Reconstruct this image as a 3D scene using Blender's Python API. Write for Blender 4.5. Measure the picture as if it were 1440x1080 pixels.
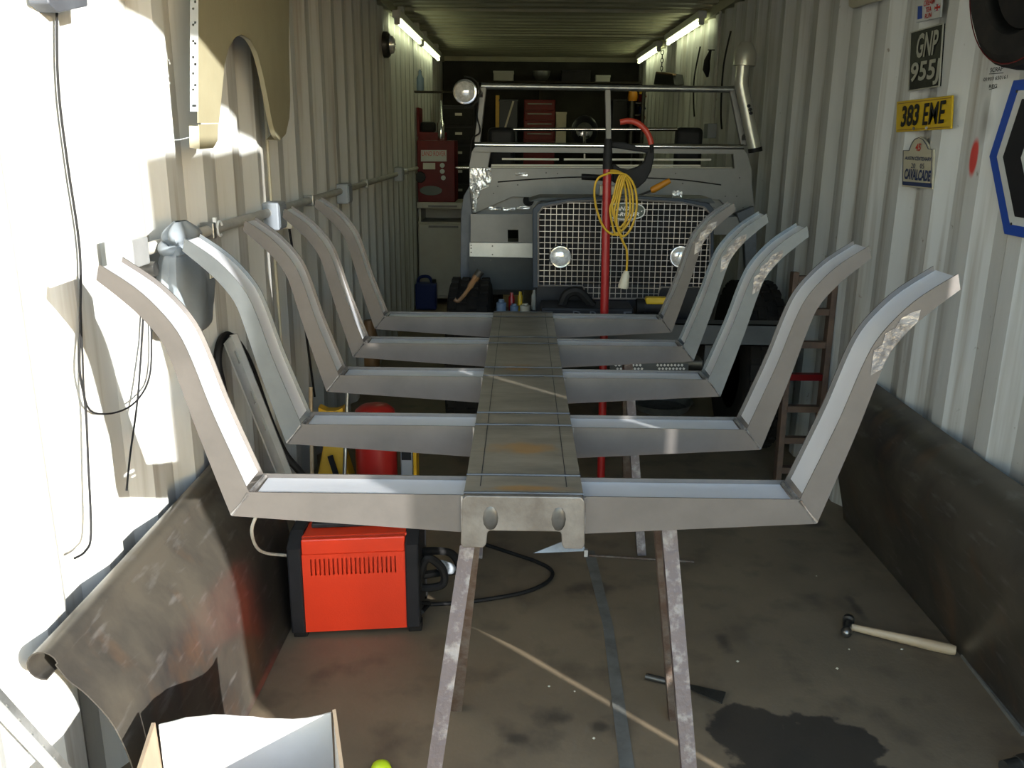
import bpy, bmesh, math, random
from mathutils import Vector, Matrix
random.seed(7)
for o in list(bpy.data.objects): bpy.data.objects.remove(o)
scene = bpy.context.scene
COL = scene.collection

# ------------------------------------------------------------------ camera
F = 1230.0
CAM = Vector((-0.2, 0.0, 1.5))
RX = Vector((0.9998885, 0.0117337, 0.0092363))
DN = Vector((0.0120823, -0.2722217, -0.9621587))
FW = Vector((-0.0087753, 0.9621630, -0.2723332))
cd = bpy.data.cameras.new('camera'); cam = bpy.data.objects.new('camera', cd); COL.objects.link(cam)
cd.sensor_width = 36.0; cd.sensor_fit = 'HORIZONTAL'; cd.lens = F / 1440 * 36
cd.clip_start = 0.05; cd.clip_end = 200
m = Matrix.Identity(4)
for i in range(3):
    m[i][0] = RX[i]; m[i][1] = -DN[i]; m[i][2] = -FW[i]; m[i][3] = CAM[i]
cam.matrix_world = m
scene.camera = cam

def at(u, v, axis, val):
    """point on the photograph's ray through (u, v) where it meets the plane axis = val"""
    w = RX * ((u - 720) / F) + DN * ((v - 540) / F) + FW
    i = 'xyz'.index(axis)
    return CAM + w * ((val - CAM[i]) / w[i])

# ------------------------------------------------------------------ world, sun, exposure
SUN_DIR = Vector((-1, 1, -0.354)).normalized()
SUN_EL = math.asin(-SUN_DIR.z)
world = bpy.data.worlds.new('sky'); scene.world = world; world.use_nodes = True
wn = world.node_tree; wn.nodes.clear()
sky = wn.nodes.new('ShaderNodeTexSky'); sky.sky_type = 'NISHITA'; sky.sun_disc = False
sky.sun_elevation = SUN_EL; sky.sun_rotation = math.radians(135); sky.air_density = 1.0; sky.dust_density = 0.4
bg = wn.nodes.new('ShaderNodeBackground'); bg.inputs['Strength'].default_value = 0.70
wo = wn.nodes.new('ShaderNodeOutputWorld')
wn.links.new(sky.outputs[0], bg.inputs['Color']); wn.links.new(bg.outputs[0], wo.inputs['Surface'])
sl = bpy.data.lights.new('sun_offscreen', 'SUN'); sl.energy = 11.0; sl.angle = math.radians(0.53); sl.color = (1.0, 0.99, 0.975)
so = bpy.data.objects.new('sun_offscreen', sl); COL.objects.link(so); so.location = (6, -6, 4)
so.rotation_euler = SUN_DIR.to_track_quat('-Z', 'Y').to_euler()
vs = scene.view_settings
vs.view_transform = 'Standard'; vs.look = 'None'; vs.gamma = 1.0; vs.use_curve_mapping = False
vs.exposure = 0.48

# ------------------------------------------------------------------ helpers
def V(*a): return Vector(a)

MATS = {}
def mat(name, col, rough=0.5, metal=0.0, col2=None, scale=6.0, contrast=(0.35, 0.7), bump=0.0, bscale=None,
        stretch=(1, 1, 1), emit=None, coat=0.0, trans=0.0, detail=5):
    mt = bpy.data.materials.new(name); mt.use_nodes = True; MATS[name] = mt
    nt = mt.node_tree; b = nt.nodes['Principled BSDF']
    b.inputs['Base Color'].default_value = (*col, 1); b.inputs['Roughness'].default_value = rough
    b.inputs['Metallic'].default_value = metal
    if coat: b.inputs['Coat Weight'].default_value = coat
    if trans: b.inputs['Transmission Weight'].default_value = trans
    if emit:
        b.inputs['Emission Color'].default_value = (*emit[0], 1); b.inputs['Emission Strength'].default_value = emit[1]
    if col2 or bump:
        tc = nt.nodes.new('ShaderNodeTexCoord'); mp = nt.nodes.new('ShaderNodeMapping')
        mp.inputs['Scale'].default_value = stretch
        nt.links.new(tc.outputs['Object'], mp.inputs['Vector'])
        nz = nt.nodes.new('ShaderNodeTexNoise'); nz.inputs['Scale'].default_value = scale; nz.inputs['Detail'].default_value = detail
        nz.inputs['Roughness'].default_value = 0.62
        nt.links.new(mp.outputs[0], nz.inputs['Vector'])
        if col2:
            rp = nt.nodes.new('ShaderNodeValToRGB')
            rp.color_ramp.elements[0].position = contrast[0]; rp.color_ramp.elements[1].position = contrast[1]
            rp.color_ramp.elements[0].color = (*col, 1); rp.color_ramp.elements[1].color = (*col2, 1)
            nt.links.new(nz.outputs['Fac'], rp.inputs['Fac']); nt.links.new(rp.outputs[0], b.inputs['Base Color'])
        if bump:
            n2 = nt.nodes.new('ShaderNodeTexNoise'); n2.inputs['Scale'].default_value = bscale or scale * 6
            n2.inputs['Detail'].default_value = 3
            nt.links.new(mp.outputs[0], n2.inputs['Vector'])
            bp = nt.nodes.new('ShaderNodeBump'); bp.inputs['Strength'].default_value = bump; bp.inputs['Distance'].default_value = 0.01
            nt.links.new(n2.outputs['Fac'], bp.inputs['Height']); nt.links.new(bp.outputs[0], b.inputs['Normal'])
    return mt

def add_mask(mt, col, masks, noise=0.25, nscale=14.0, soft=0.25, amount=1.0, axes=(1, 2)):
    """stains / paint spots with a shape of their own: ellipses in object space, ragged by noise"""
    nt = mt.node_tree; b = nt.nodes['Principled BSDF']
    tc = nt.nodes.new('ShaderNodeTexCoord'); sp = nt.nodes.new('ShaderNodeSeparateXYZ')
    nt.links.new(tc.outputs['Object'], sp.inputs[0])
    nz = nt.nodes.new('ShaderNodeTexNoise'); nz.inputs['Scale'].default_value = nscale; nz.inputs['Detail'].default_value = 4
    nt.links.new(tc.outputs['Object'], nz.inputs['Vector'])
    def mth(op, a, c=None):
        n = nt.nodes.new('ShaderNodeMath'); n.operation = op
        for i, x in enumerate((a, c)):
            if x is None: continue
            if isinstance(x, (int, float)): n.inputs[i].default_value = x
            else: nt.links.new(x, n.inputs[i])
        return n.outputs[0]
    best = None
    for (a0, b0, ra, rb) in masks:
        da = mth('DIVIDE', mth('SUBTRACT', sp.outputs[axes[0]], a0), ra)
        db = mth('DIVIDE', mth('SUBTRACT', sp.outputs[axes[1]], b0), rb)
        d = mth('SQRT', mth('ADD', mth('MULTIPLY', da, da), mth('MULTIPLY', db, db)))
        best = d if best is None else mth('MINIMUM', best, d)
    d = mth('ADD', best, mth('MULTIPLY', mth('SUBTRACT', nz.outputs['Fac'], 0.5), noise * 4))
    mr = nt.nodes.new('ShaderNodeMapRange'); mr.inputs['From Min'].default_value = 1.0; mr.inputs['From Max'].default_value = 1.0 - soft
    mr.inputs['To Min'].default_value = 0; mr.inputs['To Max'].default_value = amount
    nt.links.new(d, mr.inputs['Value'])
    mx = nt.nodes.new('ShaderNodeMix'); mx.data_type = 'RGBA'
    nt.links.new(mr.outputs[0], mx.inputs['Factor'])
    lk = b.inputs['Base Color'].links
    if lk: nt.links.new(lk[0].from_socket, mx.inputs['A'])
    else: mx.inputs['A'].default_value = b.inputs['Base Color'].default_value
    mx.inputs['B'].default_value = (*col, 1)
    nt.links.new(mx.outputs['Result'], b.inputs['Base Color'])

def add_streak(mt, col, stretch, scale, lo, hi, amt):
    """grime and rust runs: stretched noise laid over the paint"""
    nt = mt.node_tree; b = nt.nodes['Principled BSDF']
    tc = nt.nodes.new('ShaderNodeTexCoord'); mp = nt.nodes.new('ShaderNodeMapping'); mp.inputs['Scale'].default_value = stretch
    nz = nt.nodes.new('ShaderNodeTexNoise'); nz.inputs['Scale'].default_value = scale; nz.inputs['Detail'].default_value = 6
    mr = nt.nodes.new('ShaderNodeMapRange'); mr.inputs['From Min'].default_value = lo; mr.inputs['From Max'].default_value = hi; mr.inputs['To Max'].default_value = amt
    mx = nt.nodes.new('ShaderNodeMix'); mx.data_type = 'RGBA'; mx.inputs['B'].default_value = (*col, 1)
    nt.links.new(tc.outputs['Object'], mp.inputs['Vector']); nt.links.new(mp.outputs[0], nz.inputs['Vector'])
    nt.links.new(nz.outputs['Fac'], mr.inputs['Value']); nt.links.new(mr.outputs[0], mx.inputs['Factor'])
    nt.links.new(b.inputs['Base Color'].links[0].from_socket, mx.inputs['A']); nt.links.new(mx.outputs['Result'], b.inputs['Base Color'])

ORI = {}
def tag(o, label=None, cat=None, group=None, kind=None):
    if label: o['label'] = label
    if cat: o['category'] = cat
    if group: o['group'] = group
    if kind: o['kind'] = kind
    return o
def thing(name, label, cat, loc=(0, 0, 0), group=None):
    o = bpy.data.objects.new(name, None); o.empty_display_size = 0.05; COL.objects.link(o)
    o.location = loc; ORI[o.name] = Vector(loc)
    return tag(o, label, cat, group)

class MB:
    """collects shapes in world coordinates; build() links them as one mesh object"""
    def __init__(s): s.v = []; s.f = []
    def add(s, vs_, fs):
        k = len(s.v); s.v += [Vector(p) for p in vs_]; s.f += [tuple(i + k for i in f) for f in fs]; return s
    def box(s, a, b):
        x0, y0, z0 = [min(p, q) for p, q in zip(a, b)]; x1, y1, z1 = [max(p, q) for p, q in zip(a, b)]
        return s.add([(x0,y0,z0),(x1,y0,z0),(x1,y1,z0),(x0,y1,z0),(x0,y0,z1),(x1,y0,z1),(x1,y1,z1),(x0,y1,z1)],
                     [(0,3,2,1),(4,5,6,7),(0,1,5,4),(1,2,6,5),(2,3,7,6),(3,0,4,7)])
    def obox(s, c, ax, ay, az):
        """oriented box: centre and three half-extent vectors"""
        c = Vector(c); ax = Vector(ax); ay = Vector(ay); az = Vector(az)
        P = [c + ax*i + ay*j + az*k for k in (-1, 1) for i, j in ((-1,-1),(1,-1),(1,1),(-1,1))]
        return s.add(P, [(0,3,2,1),(4,5,6,7),(0,1,5,4),(1,2,6,5),(2,3,7,6),(3,0,4,7)])
    def bar(s, p, q, w, h, up=(0, 0, 1)):
        p = Vector(p); q = Vector(q); d = q - p; n = d.normalized(); up = Vector(up)
        sd = n.cross(up)
        if sd.length < 1e-4: sd = n.cross(Vector((1, 0, 0)))
        sd.normalize(); u2 = sd.cross(n).normalized()
        return s.obox((p + q) / 2, d / 2, sd * (w / 2), u2 * (h / 2))
    def prism(s, poly, vec):
        n = len(poly); P = [Vector(p) for p in poly]; vec = Vector(vec)
        return s.add(P + [p + vec for p in P], [tuple(range(n))[::-1], tuple(range(n, 2*n))] + [(i, (i+1) % n, (i+1) % n + n, i + n) for i in range(n)])
    def tube(s, path, r, n=8, closed=False, caps=True, flat=1.0):
        P = [Vector(p) for p in path]; k = len(P)
        rr = r if isinstance(r, (list, tuple)) else [r] * k
        base = len(s.v); up = None; vs_ = []; fs = []
        for i in range(k):
            if closed: t = (P[(i+1) % k] - P[i-1]).normalized()
            else: t = (P[min(i+1, k-1)] - P[max(i-1, 0)]).normalized()
            if up is None:
                up = Vector((0, 0, 1)) if abs(t.z) < 0.9 else Vector((1, 0, 0))
            sd = t.cross(up)
            if sd.length < 1e-5: sd = t.cross(Vector((0.3, 0.9, 0.2)))
            sd.normalize(); up = sd.cross(t).normalized()
            for j in range(n):
                a = 2 * math.pi * j / n
                vs_.append(P[i] + sd * (rr[i] * math.cos(a)) + up * (rr[i] * math.sin(a) * flat))
        rng = k if closed else k - 1
        for i in range(rng):
            for j in range(n):
                a, b = i * n + j, i * n + (j+1) % n; c, d = ((i+1) % k) * n + (j+1) % n, ((i+1) % k) * n + j
                fs.append((a, b, c, d))
        if caps and not closed:
            fs.append(tuple(range(n))[::-1]); fs.append(tuple(range((k-1)*n, k*n)))
        return s.add(vs_, fs)
    def cyl(s, p, q, r, n=16, r2=None): return s.tube([p, q], [r, r if r2 is None else r2], n)
    def lathe(s, prof, o, axis=(0, 0, 1), n=20, ref=None):
        o = Vector(o); ax = Vector(axis).normalized()
        e1 = ax.cross(Vector((0, 0, 1)))
        if e1.length < 1e-4: e1 = Vector((1, 0, 0))
        e1.normalize(); e2 = ax.cross(e1)
        vs_ = []; fs = []
        for (r, h) in prof:
            for j in range(n):
                a = 2 * math.pi * j / n
                vs_.append(o + ax * h + (e1 * math.cos(a) + e2 * math.sin(a)) * r)
        for i in range(len(prof) - 1):
            for j in range(n):
                fs.append((i*n + j, i*n + (j+1) % n, (i+1)*n + (j+1) % n, (i+1)*n + j))
        if prof[0][0] > 1e-4: fs.append(tuple(range(n))[::-1])
        if prof[-1][0] > 1e-4: fs.append(tuple(range((len(prof)-1)*n, len(prof)*n)))
        return s.add(vs_, fs)
    def grid(s, rows, closed=False):
        nr, nc = len(rows), len(rows[0])
        fs = [(i*nc + j, i*nc + j + 1, (i+1)*nc + j + 1, (i+1)*nc + j) for i in range(nr - 1) for j in range(nc - 1)]
        if closed: fs += [(i*nc + nc - 1, i*nc, (i+1)*nc, (i+1)*nc + nc - 1) for i in range(nr - 1)]
        return s.add([p for r in rows for p in r], fs)
    def ball(s, c, rx, ry=None, rz=None, n=14, m=9):
        ry = ry or rx; rz = rz or rx; c = Vector(c)
        rows = [[c + Vector((rx*math.sin(a)*math.cos(b), ry*math.sin(a)*math.sin(b), rz*math.cos(a)))
                 for b in [2*math.pi*j/n for j in range(n)]] for a in [math.pi*(0.02 + 0.96*i/(m-1)) for i in range(m)]]
        s.grid(rows, True)
        k = len(s.v) - n*m
        s.f.append(tuple(range(k, k+n))); s.f.append(tuple(range(k + n*(m-1), k + n*m))[::-1])
        return s
    def build(s, name, material, parent=None, smooth=False, bevel=0.0, solid=0.0, origin=None, seg=2):
        me = bpy.data.meshes.new(name)
        if parent is not None: o0 = ORI[parent.name]
        elif origin is not None: o0 = Vector(origin)
        else:
            xs = [p.x for p in s.v]; ys = [p.y for p in s.v]; zs = [p.z for p in s.v]
            o0 = Vector(((min(xs)+max(xs))/2, (min(ys)+max(ys))/2, min(zs)))
        me.from_pydata([tuple(p - o0) for p in s.v], [], s.f)
        bm = bmesh.new(); bm.from_mesh(me); bmesh.ops.remove_doubles(bm, verts=bm.verts, dist=1e-6)
        bmesh.ops.recalc_face_normals(bm, faces=bm.faces)
        if smooth:
            for f_ in bm.faces: f_.smooth = True
            for e in bm.edges:
                if len(e.link_faces) == 1 or (len(e.link_faces) == 2 and e.calc_face_angle(0) > math.radians(38)): e.smooth = False
        bm.to_mesh(me); bm.free()
        me.materials.append(MATS[material] if isinstance(material, str) else material)
        o = bpy.data.objects.new(name, me); COL.objects.link(o)
        if solid:
            md = o.modifiers.new('thickness', 'SOLIDIFY'); md.thickness = solid; md.offset = 0
        if bevel:
            md = o.modifiers.new('edge', 'BEVEL'); md.width = bevel; md.segments = seg; md.limit_method = 'ANGLE'
        if parent is not None:
            o.parent = parent
        else: o.location = o0
        ORI[o.name] = o0
        return o
    # short form: a thing that is a single mesh
    def single(s, name, material, label, cat, group=None, **k):
        return tag(s.build(name, material, **k), label, cat, group)

def text_part(body, material, parent, origin, xdir, ydir, height, width=None, name='lettering', align='CENTER', shear=0.0, extrude=0.001, bold=0.0):
    """writing as thin raised letters; origin is the middle of the line"""
    cu = bpy.data.curves.new('t', 'FONT'); cu.body = body; cu.size = 1.0; cu.shear = shear; cu.resolution_u = 3; cu.offset = bold
    ob = bpy.data.objects.new('t', cu); COL.objects.link(ob)
    dg = bpy.context.evaluated_depsgraph_get()
    me = bpy.data.meshes.new_from_object(ob.evaluated_get(dg))
    pts = [v.co.copy() for v in me.vertices]; faces = [tuple(p.vertices) for p in me.polygons]
    bpy.data.objects.remove(ob); bpy.data.curves.remove(cu); bpy.data.meshes.remove(me)
    x0 = min(p.x for p in pts); x1 = max(p.x for p in pts); y0 = min(p.y for p in pts); y1 = max(p.y for p in pts)
    sy = height / max(y1 - y0, 1e-6); sx = sy if width is None else width / max(x1 - x0, 1e-6)
    xd = Vector(xdir).normalized(); yd = Vector(ydir).normalized(); nd = xd.cross(yd)
    O = Vector(origin)
    mb = MB(); mb.add([O + xd*((p.x - (x0+x1)/2)*sx) + yd*((p.y - (y0+y1)/2)*sy) + nd*extrude for p in pts], faces)
    return mb.build(name, material, parent)

def holed(pt, ss, ts, hole):
    """grid sheet over the breakpoints ss x ts; cells where hole(i, j) is true are left open"""
    mb = MB(); n = len(ts)
    mb.v = [pt(a_, b_) for a_ in ss for b_ in ts]
    mb.f = [(i*n + j, i*n + j + 1, (i+1)*n + j + 1, (i+1)*n + j) for i in range(len(ss) - 1) for j in range(n - 1) if not hole(i, j)]
    return mb
def arc(c, r, a0, a1, n, e1, e2):
    c = Vector(c); e1 = Vector(e1); e2 = Vector(e2)
    return [c + e1*(r*math.cos(a0 + (a1-a0)*i/(n-1))) + e2*(r*math.sin(a0 + (a1-a0)*i/(n-1))) for i in range(n)]
def spline(pts, per=6):
    P = [Vector(p) for p in pts]; out = []
    for i in range(len(P) - 1):
        p0 = P[max(i-1, 0)]; p1 = P[i]; p2 = P[i+1]; p3 = P[min(i+2, len(P)-1)]
        for k in range(per):
            t = k / per
            out.append(0.5*((2*p1) + (p2-p0)*t + (2*p0-5*p1+4*p2-p3)*t*t + (3*p1-p0-3*p2+p3)*t**3))
    out.append(P[-1]); return out

# ------------------------------------------------------------------ materials
mat('wall_paint', (0.475, 0.485, 0.460), 0.55, 0, (0.36, 0.355, 0.315), 3.1, (0.42, 0.8), 0.08, 40, stretch=(1, 1, 0.2))
mat('wall_paint_right', (0.475, 0.485, 0.460), 0.55, 0, (0.36, 0.355, 0.315), 3.1, (0.42, 0.8), 0.08, 40, stretch=(1, 1, 0.2))
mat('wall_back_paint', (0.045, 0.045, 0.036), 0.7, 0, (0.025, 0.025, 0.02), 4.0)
mat('ceiling_paint', (0.40, 0.385, 0.26), 0.6, 0, (0.28, 0.27, 0.18), 2.5, (0.35, 0.75))
mat('floor_deck', (0.205, 0.155, 0.095), 0.60, 0, (0.115, 0.088, 0.056), 2.3, (0.35, 0.8), 0.06, 90, detail=9)
mat('yard_concrete', (0.36, 0.34, 0.31), 0.9, 0, (0.28, 0.27, 0.25), 1.0)
mat('door_paint', (0.35, 0.34, 0.30), 0.6)
mat('mill_steel', (0.122, 0.109, 0.096), 0.42, 0.5, (0.092, 0.083, 0.073), 7.0, (0.35, 0.75), 0.03, 60)
mat('mill_steel_zinc', (0.128, 0.138, 0.136), 0.36, 0.55, (0.095, 0.103, 0.103), 9.0, (0.35, 0.75), 0.03, 60)
mat('bright_zinc', (0.70, 0.715, 0.735), 0.42, 0.6, (0.60, 0.615, 0.64), 5.0, (0.4, 0.9))
mat('ground_weld', (0.30, 0.29, 0.275), 0.28, 0.7, (0.14, 0.13, 0.12), 25, (0.4, 0.6), 0.15, 90)
mat('spine_steel', (0.25, 0.218, 0.162), 0.42, 0.4, (0.145, 0.127, 0.094), 5.0, (0.35, 0.7), 0.05, 40, stretch=(1, 3, 1))
add_mask(MATS['spine_steel'], (0.32, 0.17, 0.05), [(0.0, -0.585, 0.085, 0.045), (0.0, -0.81, 0.09, 0.018), (-.02, .12, .06, .05)], 0.35, 22, 0.6, 0.75, axes=(0, 1))
mat('end_plate_steel', (0.165, 0.152, 0.130), 0.42, 0.45, (0.095, 0.082, 0.066), 14.0, (0.35, 0.7), 0.1, 80)
mat('sheet_steel', (0.112, 0.098, 0.076), 0.30, 0.55, (0.050, 0.046, 0.041), 2.4, (0.40, 0.62), stretch=(1, 1.5, 1), detail=12)
add_mask(MATS['sheet_steel'], (0.26, 0.15, 0.08), [(0.0, -0.35, 0.25, 0.08), (0.1, 0.1, 0.3, 0.05)], 0.5, 9, 0.8, 0.35, axes=(2, 1))
mat('trestle_paint', (0.090, 0.070, 0.067), 0.5, 0.3, (0.21, 0.19, 0.175), 24.0, (0.52, 0.68), 0.3, 60)
mat('trestle_rust', (0.075, 0.045, 0.030), 0.7, 0.2, (0.12, 0.10, 0.08), 22.0, (0.4, 0.65), 0.4, 60)
mat('welder_red', (0.70, 0.042, 0.010), 0.38, 0, (0.62, 0.036, 0.008), 3.0, bump=0.06, bscale=220)
mat('black_plastic', (0.013, 0.0135, 0.015), 0.5, 0, (0.020, 0.020, 0.022), 10)
mat('black_rubber', (0.008, 0.008, 0.008), 0.62, 0, (0.014, 0.0135, 0.013), 20)
mat('tyre_rubber', (0.010, 0.0095, 0.009), 0.85, 0, (0.020, 0.0175, 0.0145), 12)
mat('body_grey', (0.19, 0.187, 0.176), 0.45, 0.3, (0.14, 0.138, 0.13), 5.0, (0.35, 0.75))
mat('body_dark', (0.06, 0.066, 0.067), 0.4, 0.2, (0.042, 0.047, 0.049), 5.0)
mat('body_blue', (0.022, 0.030, 0.042), 0.35, 0.2)
mat('pillar_grey', (0.10, 0.11, 0.125), 0.5, 0.3, (0.07, 0.075, 0.085), 12)
mat('aluminium', (0.46, 0.47, 0.46), 0.38, 0.6, (0.36, 0.37, 0.36), 8)
mat('galvanised', (0.34, 0.35, 0.34), 0.33, 0.8, (0.25, 0.26, 0.25), 22, (0.4, 0.62))
mat('chrome', (0.80, 0.80, 0.78), 0.12, 1.0)
mat('foil', (0.96, 0.96, 0.95), 0.25, 0.7, bump=1.0, bscale=45)
mat('mesh_wire', (0.33, 0.305, 0.285), 0.35, 0.7)
mat('lamp_glass', (0.85, 0.85, 0.82), 0.08, 0.35, (0.60, 0.60, 0.57), 60, (0.4, 0.6))
mat('badge_green', (0.008, 0.030, 0.018), 0.3)
mat('white_paint', (0.78, 0.78, 0.75), 0.45)
mat('snorkel_steel', (0.52, 0.52, 0.44), 0.30, 0.6, (0.42, 0.42, 0.36), 6)
mat('red_paint', (0.27, 0.010, 0.009), 0.35)
mat('dark_red', (0.12, 0.004, 0.005), 0.4, 0, (0.085, 0.003, 0.004), 6)
mat('gas_red', (0.42, 0.020, 0.015), 0.35, 0, (0.35, 0.018, 0.013), 9)
mat('orange_red', (0.33, 0.030, 0.012), 0.45)
mat('yellow_cable', (0.48, 0.29, 0.012), 0.45)
mat('yellow_paint', (0.62, 0.36, 0.012), 0.45, 0, (0.50, 0.28, 0.01), 9)
mat('yellow_plate', (0.50, 0.33, 0.008), 0.4)
mat('orange_plastic', (0.55, 0.22, 0.01), 0.4)
mat('ivory_plastic', (0.52, 0.48, 0.36), 0.5)
mat('socket_grey', (0.25, 0.275, 0.30), 0.5)
mat('conduit_paint', (0.46, 0.45, 0.40), 0.5, 0, (0.35, 0.33, 0.28), 12)
mat('panel_tan', (0.27, 0.245, 0.155), 0.5, 0, (0.22, 0.195, 0.12), 4.0, (0.35, 0.75), 0.06, 60)
mat('bag_grey', (0.20, 0.225, 0.24), 0.42, 0, (0.15, 0.168, 0.18), 6, bump=0.12, bscale=25)
mat('card_white', (0.52, 0.50, 0.47), 0.8, 0, (0.46, 0.44, 0.40), 5)
mat('card_brown', (0.30, 0.23, 0.15), 0.85, 0, (0.25, 0.185, 0.12), 14)
mat('wood_handle', (0.46, 0.35, 0.22), 0.5, 0, (0.37, 0.265, 0.155), 8, stretch=(1, 1, 6))
mat('wood_brown', (0.20, 0.105, 0.04), 0.55, 0, (0.13, 0.065, 0.025), 8)
mat('ladder_rust', (0.12, 0.075, 0.05), 0.75, 0.1, (0.06, 0.04, 0.03), 14)
mat('dark_steel', (0.10, 0.098, 0.09), 0.4, 0.8, (0.06, 0.058, 0.052), 16)
mat('hammer_steel', (0.22, 0.21, 0.19), 0.28, 0.9, (0.12, 0.115, 0.10), 20)
mat('tape_grey', (0.17, 0.17, 0.15), 0.6, 0.1, (0.095, 0.09, 0.075), 11, (0.35, 0.7))
mat('fridge_cream', (0.38, 0.365, 0.305), 0.45, 0, (0.33, 0.31, 0.255), 4)
mat('blue_plastic', (0.012, 0.022, 0.10), 0.4)
mat('pale_blue', (0.12, 0.175, 0.25), 0.45)
mat('sign_blue', (0.008, 0.045, 0.26), 0.45)
mat('sign_white', (0.45, 0.46, 0.435), 0.5, 0, (0.38, 0.39, 0.365), 5)
mat('sign_black', (0.010, 0.010, 0.012), 0.45)
mat('plate_black', (0.008, 0.008, 0.008), 0.28, 0, bump=0.25, bscale=9)
MATS['plate_black'].node_tree.nodes['Principled BSDF'].inputs['Specular IOR Level'].default_value = 0.06
mat('plate_silver', (0.36, 0.35, 0.29), 0.45, 0.3)
mat('plaque_cream', (0.40, 0.37, 0.265), 0.5)
mat('plaque_navy', (0.018, 0.030, 0.085), 0.5)
mat('marker_red', (0.45, 0.03, 0.02), 0.6)
mat('pen_black', (0.02, 0.02, 0.02), 0.7)
mat('cream_board', (0.36, 0.34, 0.25), 0.6)
mat('chequer_dark', (0.02, 0.025, 0.03), 0.4)
mat('tube_glow', (1, 1, 0.9), 0.4, emit=((0.93, 1.0, 0.62), 7.0))
mat('fitting_white', (0.5, 0.5, 0.45), 0.5)
mat('clear_glass', (0.9, 0.95, 0.93), 0.05, 0, trans=0.9)
mat('lime_plastic', (0.55, 0.75, 0.02), 0.4)
mat('shelf_wood', (0.035, 0.03, 0.022), 0.7, 0, (0.02, 0.017, 0.012), 7)
mat('dull_white_box', (0.40, 0.40, 0.36), 0.6)

for n_ in ('black_plastic', 'black_rubber', 'tyre_rubber', 'dark_red', 'body_blue', 'shelf_wood', 'wall_back_paint', 'blue_plastic', 'body_dark', 'sign_black'):
    MATS[n_].node_tree.nodes['Principled BSDF'].inputs['Specular IOR Level'].default_value = 0.18
add_streak(MATS['wall_paint_right'], (0.20, 0.155, 0.10), (1, 9, 0.35), 3.0, 0.52, 0.72, 0.55)
add_streak(MATS['wall_paint_right'], (0.12, 0.085, 0.05), (1, 1, 1), 26.0, 0.70, 0.76, 0.7)
add_streak(MATS['wall_paint'], (0.20, 0.155, 0.10), (1, 9, 0.35), 3.0, 0.52, 0.72, 0.55)
add_streak(MATS['floor_deck'], (0.060, 0.047, 0.032), (1, 1, 1), 7.0, 0.52, 0.72, 0.6)
add_streak(MATS['floor_deck'], (0.19, 0.165, 0.13), (3, 1, 1), 16.0, 0.60, 0.78, 0.35)
add_streak(MATS['sheet_steel'], (0.21, 0.20, 0.185), (1, 1, 5), 9.0, 0.58, 0.72, 0.5)
add_streak(MATS['sheet_steel'], (0.20, 0.11, 0.055), (1, 1.5, 1), 5.0, 0.56, 0.74, 0.45)
add_mask(MATS['wall_paint_right'], (0.50, 0.03, 0.02), [(2.715, 1.45, 0.028, 0.062), (4.47, 1.53, 0.055, 0.12)], 0.10, 9, 0.35, 0.95)
add_mask(MATS['wall_paint_right'], (0.10, 0.09, 0.075), [(2.68, 1.56, 0.035, 0.07), (4.47, 1.66, 0.06, 0.10), (3.62, 1.30, 0.012, 0.03)], 0.25, 9, 0.9, 0.55)
add_mask(MATS['floor_deck'], (0.014, 0.013, 0.012), [(0.52, 1.78, 0.20, 0.26), (0.42, 1.98, 0.11, 0.11), (0.62, 1.92, 0.12, 0.12), (0.84, 1.70, 0.13, 0.12), (0.72, 1.76, .1, .1)], 0.22, 17, 0.10, 0.82, axes=(0, 1))
add_mask(MATS['floor_deck'], (0.025, 0.022, 0.018), [(-0.10, 2.02, 0.06, 0.05), (1.0, 3.27, 0.07, 0.05), (0.05, 2.72, 0.10, 0.06), (0.44, 2.40, 0.03, 0.06), (0.93, 2.62, 0.02, 0.10), (-0.2, 1.93, 0.05, 0.03), (0.02, 1.98, 0.04, 0.03)], 0.4, 16, 0.7, 0.65, axes=(0, 1))

# ------------------------------------------------------------------ the setting: a shipping container
Y0, Y1, ZC = 1.00, 10.85, 2.39
def corrugated(x_in, x_out, name, material, y0=Y0):
    prof = []; y = y0; P = 0.278
    while y < Y1:
        for dy, x in ((0, x_in), (0.072, x_in), (0.140, x_out), (0.210, x_out)):
            if y + dy <= Y1: prof.append((x, y + dy))
        y += P
    prof.append((x_in, Y1))
    mb = MB(); zs = (0.0, 0.8, 1.6, ZC)
    mb.grid([[V(x, y, z) for (x, y) in prof] for z in zs])
    o = mb.build(name, material, origin=(0, 0, 0))
    md = o.modifiers.new('thickness', 'SOLIDIFY'); md.thickness = 0.003; md.offset = 0
    return tag(o, kind='structure')
corrugated(-1.150, -1.186, 'wall_left', 'wall_paint')
corrugated(1.150, 1.186, 'wall_right', 'wall_paint_right')
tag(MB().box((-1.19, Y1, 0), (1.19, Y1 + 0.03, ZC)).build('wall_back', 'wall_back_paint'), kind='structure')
tag(MB().box((-1.22, 0.96, -0.04), (1.22, Y1 + 0.03, 0)).build('floor', 'floor_deck', origin=(0, 0, 0)), kind='structure')
# roof sheet: shallow corrugations across
mb = MB(); prof = []; y = Y0
while y < Y1:
    for dy, z in ((0, ZC), (0.09, ZC), (0.11, ZC + 0.022), (0.19, ZC + 0.022)): prof.append((y + dy, z))
    y += 0.21
mb.grid([[V(x, yy, z) for (yy, z) in prof] for x in (-1.2, 0, 1.2)])
o = mb.build('ceiling', 'ceiling_paint', origin=(0, 0, 0)); md = o.modifiers.new('thickness', 'SOLIDIFY'); md.thickness = 0.004; md.offset = 0
tag(o, kind='structure')
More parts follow.
